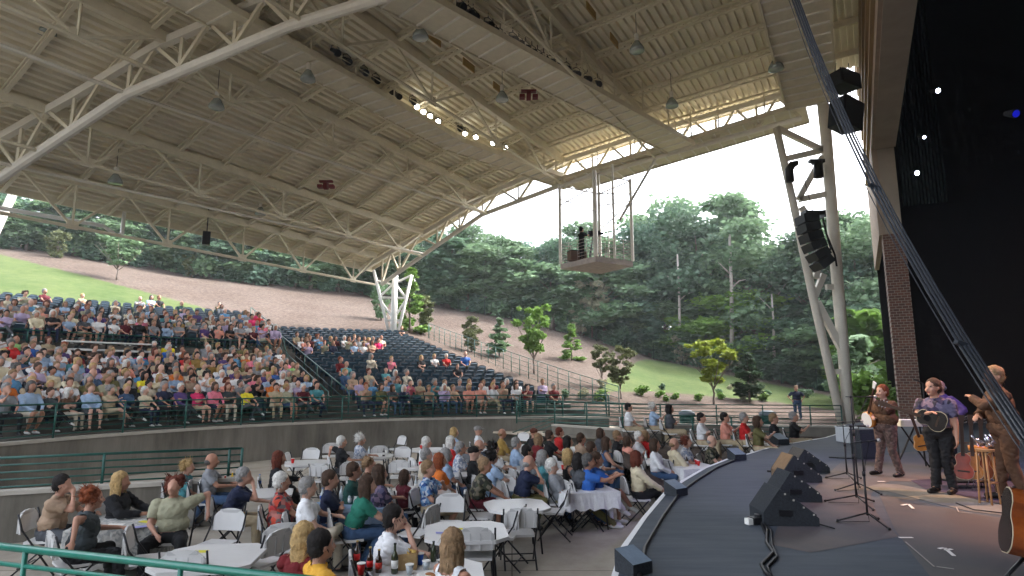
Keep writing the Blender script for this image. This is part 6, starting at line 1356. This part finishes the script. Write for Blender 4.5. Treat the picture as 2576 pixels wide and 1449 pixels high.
for pts, lb, r__ in [([(1905, 1300), (1930, 1330), (1928, 1365), (1945, 1390), (1915, 1420), (1925, 1440), (1960, 1470)], 'bundle of black cables running down the stage from the nearest wedge', .018), ([(1912, 1305), (1940, 1335), (1942, 1372), (1955, 1400), (1930, 1425), (1950, 1470)], 'second loop of the cable bundle from the nearest wedge', .014), ([(1895, 1290), (1915, 1312), (1925, 1340)], 'short cable tail at the foot of the nearest wedge', .02), ([(2085, 1150), (2130, 1153), (2180, 1151), (2210, 1148)], 'black cable behind the microphone stands', .015), ([(1930, 1185), (1955, 1187), (1975, 1190)], 'cable end left of the second wedge', .02), ([(2010, 1300), (2060, 1318), (2100, 1330), (2080, 1322)], 'thin cable on the boards right of the nearest wedge', .008), ([(2405, 1265), (2450, 1282), (2520, 1290), (2560, 1288)], 'thin cable on the grey ring near the guitars', .008)]:
    mb = MB(); P_ = [at_z(a, b_, 1.12) for a, b_ in pts]; mb.tube(P_, r__, 6); tag(mb.build('stage_cable', blackm, None, True), lb, 'cable')
p = at_z(1895, 1318, 1.106); e = empty('connector_box', p, .3, 'small black junction box with white tag at the foot of the nearest wedge', 'box'); mb = MB(); mb.box((.05, 0, .04), (.16, .12, .08)); mb.lathe([(.05, .08), (.05, .11)], (.08, 0, 0), 10); mb.build('box_body', blackm, e); mb = MB(); mb.box((-.06, 0, .035), (.07, .08, .07)); mb.build('white_tag', paper, e)
# ------------------------------------------------------------------ instruments
def bodyout(L, w1, w2, waist, n_=28):
    out = []
    for i in range(n_+1):
        t = i/n_; y = -L/2+L*t; a = w1*math.sqrt(max(0, 1-((t-.30)/.30)**2)) if t < .30 else 0
        w_ = np.interp(t, [0, .04, .12, .28, .42, .56, .66, .78, .9, .97, 1], [w1*.35, w1*.62, w1*.88, w1, w1*.9, waist, waist*1.03, w2, w2*.86, w2*.5, w2*.2]); out.append((w_, y))
    return out+[(-x, y) for x, y in out[::-1]]
def guitar(loc, mx, label, m, top=None, L=.5, w1=.2, w2=.145, waist=.12, th=.11, neck=.42, name='guitar', cat='guitar', soundhole=True):
    e = empty(name, loc, 0, label, cat); e.rotation_euler = mx.to_euler(); o = bodyout(L, w1, w2, waist)
    mb = MB(); mb.prism(o, -th/2, th/2); b_ = mb.build('body', m, e)
    mb = MB(); mb.prism([(x*1.012, y*1.008) for x, y in o], th/2, th/2+.005); mb.build('binding', mat('ivory_binding', (.6, .5, .34), .5), b_)
    mb = MB(); mb.prism([(x*1.012, y*1.008) for x, y in o], -th/2-.005, -th/2); mb.build('binding', M['ivory_binding'], b_)
    mb = MB(); mb.prism([(x*.965, y*.975) for x, y in o], th/2+.005, th/2+.009); mb.build('soundboard', top or m, b_)
    mb = MB(); mb.prism([(x*.965, y*.975) for x, y in o], -th/2-.009, -th/2-.005); mb.build('back', top or m, b_)
    if soundhole: mb = MB(); mb.lathe([(.048, th/2+.009), (.048, th/2+.011)], (0, L*.14, 0), 16); mb.build('sound_hole', black, b_)
    mb = MB(); mb.box((0, L/2+neck/2-.03, th/2+.0), (.05, neck+.06, .03)); mb.build('neck', mat('dark_neck_wood', (.06, .03, .018), .4), e)
    mb = MB(); mb.prism([(-.03, 0), (.03, 0), (.042, .17), (-.042, .17)], -.01, .012, None, (0, L/2+neck-.01, th/2)); h_ = mb.build('headstock', M['dark_neck_wood'], e)
    mb = MB()
    for s in (-1, 1):
        for k in range(3): mb.ell((s*.052, L/2+neck+.04+k*.045, th/2), (.012, .008, .008), 6, 4)
    mb.build('tuning_peg', mat('chrome', (.6, .6, .62), .2, metal=1), h_)
    mb = MB(); mb.box((0, -L*.2, th/2+.014), (.16, .025, .012)); mb.build('bridge', M['dark_neck_wood'], b_); return e
sunb = mat('sunburst_lacquer', (.30, .075, .015), .22, .25, 4, col2=(.16, .035, .01), spec=.6); dkl = mat('black_lacquer', (.012, .006, .004), .25, spec=.6); amber = mat('amber_lacquer', (.5, .2, .04), .25, .2, 6, spec=.6); redl = mat('red_lacquer', (.42, .05, .02), .25, .2, 6, spec=.6)
def basis(yaxis, z): # local y -> yaxis, local z near z
    y = Vector(yaxis).normalized(); z = Vector(z); z = (z-y*z.dot(y)).normalized(); x = y.cross(z); return Matrix((x, y, z)).transposed()
gd = 4.9; gp_ = at_y(2556, 1312, gd)
guitar(gp_, basis((.22, .05, 1), (.93, -.45, 0)), 'brown sunburst acoustic guitar standing on a stand at the right edge, cut by the frame', sunb, dkl, L=.5, w1=.2, w2=.15, waist=.115, th=.115)
e = empty('guitar_stand', (gp_.x+.05, gp_.y, 1.1), .3, 'black tubular stand under the sunburst guitar at the right edge', 'guitar stand'); hh_ = gp_.z-1.1
for a in (2.8, .2, 4.7): mb = MB(); mb.tube([(.42*math.cos(a), .42*math.sin(a), .015), (.02, 0, .42)], .014, 6); mb.build('leg', legm, e, True)
mb = MB(); mb.tube([(0, 0, .4), (.1, .1, .9)], .014, 6); mb.build('pole', legm, e, True)
# instrument rack
rp = at_z(2440, 1225, 1.106); dR = rp.y
rack = empty('instrument_rack', rp, 0, 'low black rack holding the row of colourful string instruments', 'rack'); mb = MB(); mb.box((0, 0, .1), (.75, .3, .03)); mb.build('base_bar', blackm, rack); mb = MB(); mb.tube([(-.4, .1, .02), (-.4, .1, .7), (.4, .1, .7), (.4, .1, .02)], .015, 6); mb.build('frame', blackm, rack)
for k, (px, m, lb) in enumerate([(2413, redl, 'red string instrument leftmost in the rack'), (2437, amber, 'amber string instrument, second in the rack'), (2462, sunb, 'brown string instrument, third in the rack'), (2488, amber, 'golden mandolin-like instrument at the right of the rack')]):
    p = at_y(px+10, 1172, dR-.3)
    guitar(p, basis((.14, .1, 1), (-.5, -.8, .1)), lb, m, None, L=.42, w1=.14, w2=.105, waist=.085, th=.05, neck=.44, soundhole=False)
st = at_z(2496, 1272, 1.106); e = empty('bar_stool', st, .3, 'wooden stool with microphones and small things on it, right of the instruments', 'stool'); e.scale = (.75, .75, 1); h_ = at_y(2488, 1132, st.y).z-1.106; wdm = mat('pine_wood', (.38, .2, .09), .5, .2, 6)
mb = MB(); mb.lathe([(.15, h_-.03), (.16, h_), (.0, h_+.001)], (.12, .1, 0), 16); mb.build('seat', wdm, e)
for sx, sy in ((0, 0), (.26, .02), (.02, .24), (.26, .26)): mb = MB(); mb.tube([(sx, sy, 0), (sx*.7+.04, sy*.7+.04, h_-.02)], .018, 8); mb.build('leg', wdm, e, True)
mb = MB(); mb.tube([(0, 0, .3), (.26, .02, .3), (.26, .26, .3), (.02, .24, .3)], .012, 6); mb.build('stretcher', wdm, e, True)
cr = MB(); rr = random.Random(9); q = st+Vector((.08, .08, h_+.02)); sv = mat('chrome_hardware', (.62, .62, .68), .18, metal=.9)
for k in range(9): a = Vector((rr.uniform(-.13, .1), rr.uniform(-.1, .1), rr.uniform(0, .12))); cr.tube([a, a+Vector((rr.uniform(-.1, .1), rr.uniform(-.05, .05), rr.uniform(0, .14)))], rr.uniform(.008, .022), 6)
o = cr.build('hardware_pile', sv, None, True); o.location = q; tag(o, 'shiny heap of chrome parts lying on the wooden stool', 'hardware')
tb_ = at_z(2470, 1232, 1.106); e = empty('drum_hardware', tb_, 0, 'tangle of chrome stands and pedals behind the stool', 'hardware')
mb = MB()
for k in range(12): a = rr.uniform(0, 6.28); mb.tube([(.22*math.cos(a), .2*math.sin(a), 0), (.04*math.cos(a+1), .04*math.sin(a+1), rr.uniform(.3, .75))], .009, 5)
mb.build('tube_leg', sv, e, True); mb = MB(); mb.lathe([(.13, .6), (.135, .68)], (.05, .05, 0), 14); mb.build('shell', amber, e, True)
# steel guitar / keyboard on stand
kp = at_z(2284, 1195, 1.106); kd = kp.y+.9; e = empty('keyboard', (0, 0, 0), 0, 'white slab keyboard on a black stand between the two front musicians', 'keyboard'); c_ = at_y(2284, 1064, kd); e.location = (c_.x, c_.y, 1.106); hK = c_.z-1.106; wK = 62/FL*kd
mb = MB(); mb.box((0, 0, hK), (wK, .34, .12)); mb.build('case', mat('cream_case', (.75, .68, .52), .4), e); mb = MB(); mb.box((0, -.03, hK+.065), (wK*.9, .26, .012)); mb.build('keys', paper, e)
for s in (-1, 1): mb = MB(); mb.tube([(s*.05-.2, 0, hK-.06), (s*.3+.05, 0, .02)], .018, 6); mb.tube([(.25-s*.05, .1, hK-.06), (-s*.3+.05, .1, .02)], .018, 6); mb.build('leg', blackm, e)
mb = MB(); mb.tube([(.4, .05, .02), (.42, .05, hK*1.9)], .015, 6); mb.tube([(.42, .05, hK*1.9), (.2, .0, hK*2.0)], .01, 6); mb.build('pole', blackm, e)
ap = at_z(2268, 1172, 1.106); e = empty('amplifier', (ap.x, ap.y+1.2, 1.106), .2, 'black amplifier box behind the banjo player', 'amplifier'); mb = MB(); mb.box((0, 0, .32), (.55, .3, .64)); mb.build('cabinet', cab, e); mb = MB(); mb.box((0, -.155, .3), (.5, .01, .5)); mb.build('grille', gril, e)
ap = at_z(2545, 1215, 1.106); e = empty('amplifier', (ap.x, ap.y+.4, 1.106), -.2, 'black amplifier behind the legs of the man in brown', 'amplifier'); mb = MB(); mb.box((0, 0, .3), (.7, .35, .6)); mb.build('cabinet', cab, e); mb = MB(); mb.box((0, -.18, .3), (.62, .01, .5)); mb.build('grille', gril, e)
guitar(at_y(2316, 1113, kp.y+.6), basis((-.2, .1, 1), (-.4, -.9, .1)), 'small sunburst mandolin hanging on a stand between the musicians', amber, None, L=.32, w1=.14, w2=.1, waist=.1, th=.05, neck=.3, name='mandolin', cat='mandolin', soundhole=False)
mp_ = at_z(2320, 1172, 1.106); e = empty('instrument_stand', (mp_.x, kp.y+.65, 1.106), 0, 'thin chrome stand under the small mandolin', 'stand')
for a in (3.6, 5.8, 1.5): mb = MB(); mb.tube([(0, 0, .3), (.25*math.cos(a), .25*math.sin(a), .01)], .01, 5); mb.build('leg', sv, e)
mb = MB(); mb.tube([(0, 0, .28), (0, 0, .62)], .01, 5); mb.build('pole', sv, e)
# white covered case at the far stage edge
wp = at_z(2155, 1112, 1.106); e = empty('covered_crate', wp, .1, 'pale grey covered crate on stage behind the microphone stands', 'crate'); wC_ = 72/FL*wp.y; hC = at_y(2155, 1076, wp.y).z-1.106
mb = MB(); mb.prism([(-wC_/2, -.3), (wC_/2, -.3), (wC_/2, .3), (-wC_/2, .3)], 0, hC); mb.build('crate_body', mat('pale_grey_cover', (.5, .52, .55), .6, .06, 4), e); mb = MB(); mb.box((0, 0, hC+.015), (wC_*1.03, .64, .03)); mb.build('lid', mat('pale_grey_lid', (.58, .6, .62), .5), e)
# ------------------------------------------------------------------ the musicians
def standp(px, py): return at_z(px, py, 1.106)
m1 = standp(2238, 1197); s1 = 1.0
h1 = (at_y(2238, 978, m1.y).z-1.106)/1.66
F1 = person(m1, 1.75, dict(kind='stand', shirt='brown', top='long', pants='browncheck', hair='red', hstyle='short', fat=1.45, wide=1.12, stance=.14, step=.1, skin=2, yaw=.1,
    armL=((.18, .34, .12), (.6, .3, -1)), armR=((-.02, .30, -.20), (1, -.3, -.2)), lean=-.04, size=h1, hem=-.0), 'banjo player in dark brown shirt and brown checked trousers', vox=.014, hero=True)
W_ = F1['ob'].matrix_basis
def wpt(F, p, s): return F['ob'].location+rotz(F['ob'].rotation_euler.z) @ (Vector(p)*s)
bj = wpt(F1, (.10, .27, 1.06), h1); nk_ = wpt(F1, F1['J']['WL']+Vector((0, .05, .05)), h1); dv = (nk_-bj).normalized()
fw = rotz(1.75) @ Vector((0, 1, 0))
e = empty('banjo', bj, 0, 'banjo with white head held by the man in brown checked trousers, neck pointing up', 'banjo'); e.rotation_euler = basis(dv, fw).to_euler()
mb = MB(); mb.lathe([(.145, -.045), (.15, -.04), (.15, .03), (.14, .035)], (0, 0, 0), 24); mb.build('rim', amber, e, True); mb = MB(); mb.lathe([(.138, .036), (.138, .04)], (0, 0, 0), 24); mb.build('drum_head', mat('banjo_skin', (.72, .7, .66), .5), e)
mb = MB(); mb.box((0, .42, .02), (.036, .6, .022)); mb.build('neck', M['dark_neck_wood'], e); mb = MB(); mb.prism([(-.025, 0), (.025, 0), (.04, .14), (-.04, .14)], -.01, .01, None, (0, .71, .02)); mb.build('headstock', paper, e)
m2 = standp(2378, 1241); h2 = (at_y(2352, 962, m2.y).z-1.106)/1.68
F2 = person(m2, 2.05, dict(kind='stand', shirt='violetprint', top='short', pants='black', hair='brown', hstyle='short', fat=1.25, wide=1.12, stance=.08, step=.06, skin=0, yaw=-.15, armR=((-.05, .3, -.1), (1, -.2, -.4)), armL='down', lean=.02, size=h2, hem=-.02), 'guitarist in violet print shirt and black trousers, standing between banjo player and instruments', vox=.013, hero=True)
gl = wpt(F2, (-.04, .24, 1.12), h2); guitar(gl, basis(rotz(2.05) @ Vector((.75, .35, .3)), rotz(2.05) @ Vector((0, 1, .1))), 'dark guitar with light strap hanging on the guitarist in violet print', dkl, dkl, L=.4, w1=.16, w2=.12, waist=.1, th=.06, neck=.38)
m3 = standp(2388, 1180); h3 = (at_y(2378, 962, m3.y).z-1.106)/1.69
person(m3, 1.9, dict(kind='stand', shirt='purple', top='long', pants='black', hair='grey', hstyle='bald', fat=1.1, armR='side', armL='side', size=h3), 'balding musician in purple shirt, half hidden behind the guitarist', vox=.02)
m4 = at_z(2550, 1262, 1.106); d4 = m4.y; h4 = (at_y(2503, 924, d4).z-1.106)/1.72
F4 = person(m4, 1.15, dict(kind='stand', shirt='brown', top='long', pants='brown', hair='sandy', hstyle='short', fat=1.3, wide=1.15, stance=.14, step=.08, skin=0, yaw=.5, armL=((.06, .30, .0), (1, .1, -.6)), armR='strum', lean=.06, size=h4), 'tall man in brown shirt and trousers at the right edge, seen from behind', vox=.014, hero=True)
# hanging cable bundle from the roof to the right foreground
cbm = mat('steel_grey_cable', (.035, .04, .05), .4, .1, 20, metal=.2); e = empty('cable_bundle', at_y(2576, 1120, 3.2), 0, 'bundle of thick grey cables sweeping down from the roof to the right foreground', 'cable'); o = e.location
K_ = [(1985, -40, 9.5), (2040, 110, 8.6), (2085, 220, 8.0), (2140, 345, 7.3), (2200, 470, 6.6), (2265, 595, 6.0), (2345, 735, 5.3), (2425, 868, 4.6), (2500, 985, 3.9), (2576, 1100, 3.2), (2680, 1240, 2.6)]
for k, (dx, dy, r__) in enumerate([(-5, 3, .012), (0, 0, .013), (5, -2, .012), (9, -4, .009), (-11, 10, .005)]):
    mb = MB(); mb.tube([at_y(px+dx*(1+i*.13), py+dy, d)-o for i, (px, py, d) in enumerate(K_)], [r__*(1.25-.05*i) for i in range(len(K_))], 7); mb.build('strand', cbm, e, True)
for i in (7, 4): px, py, d = K_[i]; mb = MB(); mb.box(at_y(px, py, d)-o, (.13, .05, .03), Matrix.Rotation(.4, 3, 'Y')); mb.build('clamp', cbm, e)
bpy.data.objects.remove(bpy.data.objects['tmp'], do_unlink=True) if 'tmp' in bpy.data.objects else None
# ------------------------------------------------------------------ thin summer air
hz = MB(); hz.box((0, 60, 29.0), (420, 420, 62)); hm_ = bpy.data.materials.new('pale_air'); hm_.use_nodes = True; n = hm_.node_tree.nodes; n.remove(n['Principled BSDF']); pv = n.new('ShaderNodeVolumePrincipled')
pv.inputs['Color'].default_value = (.86, .93, 1, 1); pv.inputs['Density'].default_value = .00055; pv.inputs['Anisotropy'].default_value = .3; hm_.node_tree.links.new(pv.outputs[0], n['Material Output'].inputs['Volume'])
tag(hz.build('haze', hm_), kind='stuff'); sc.cycles.volume_bounces = 1
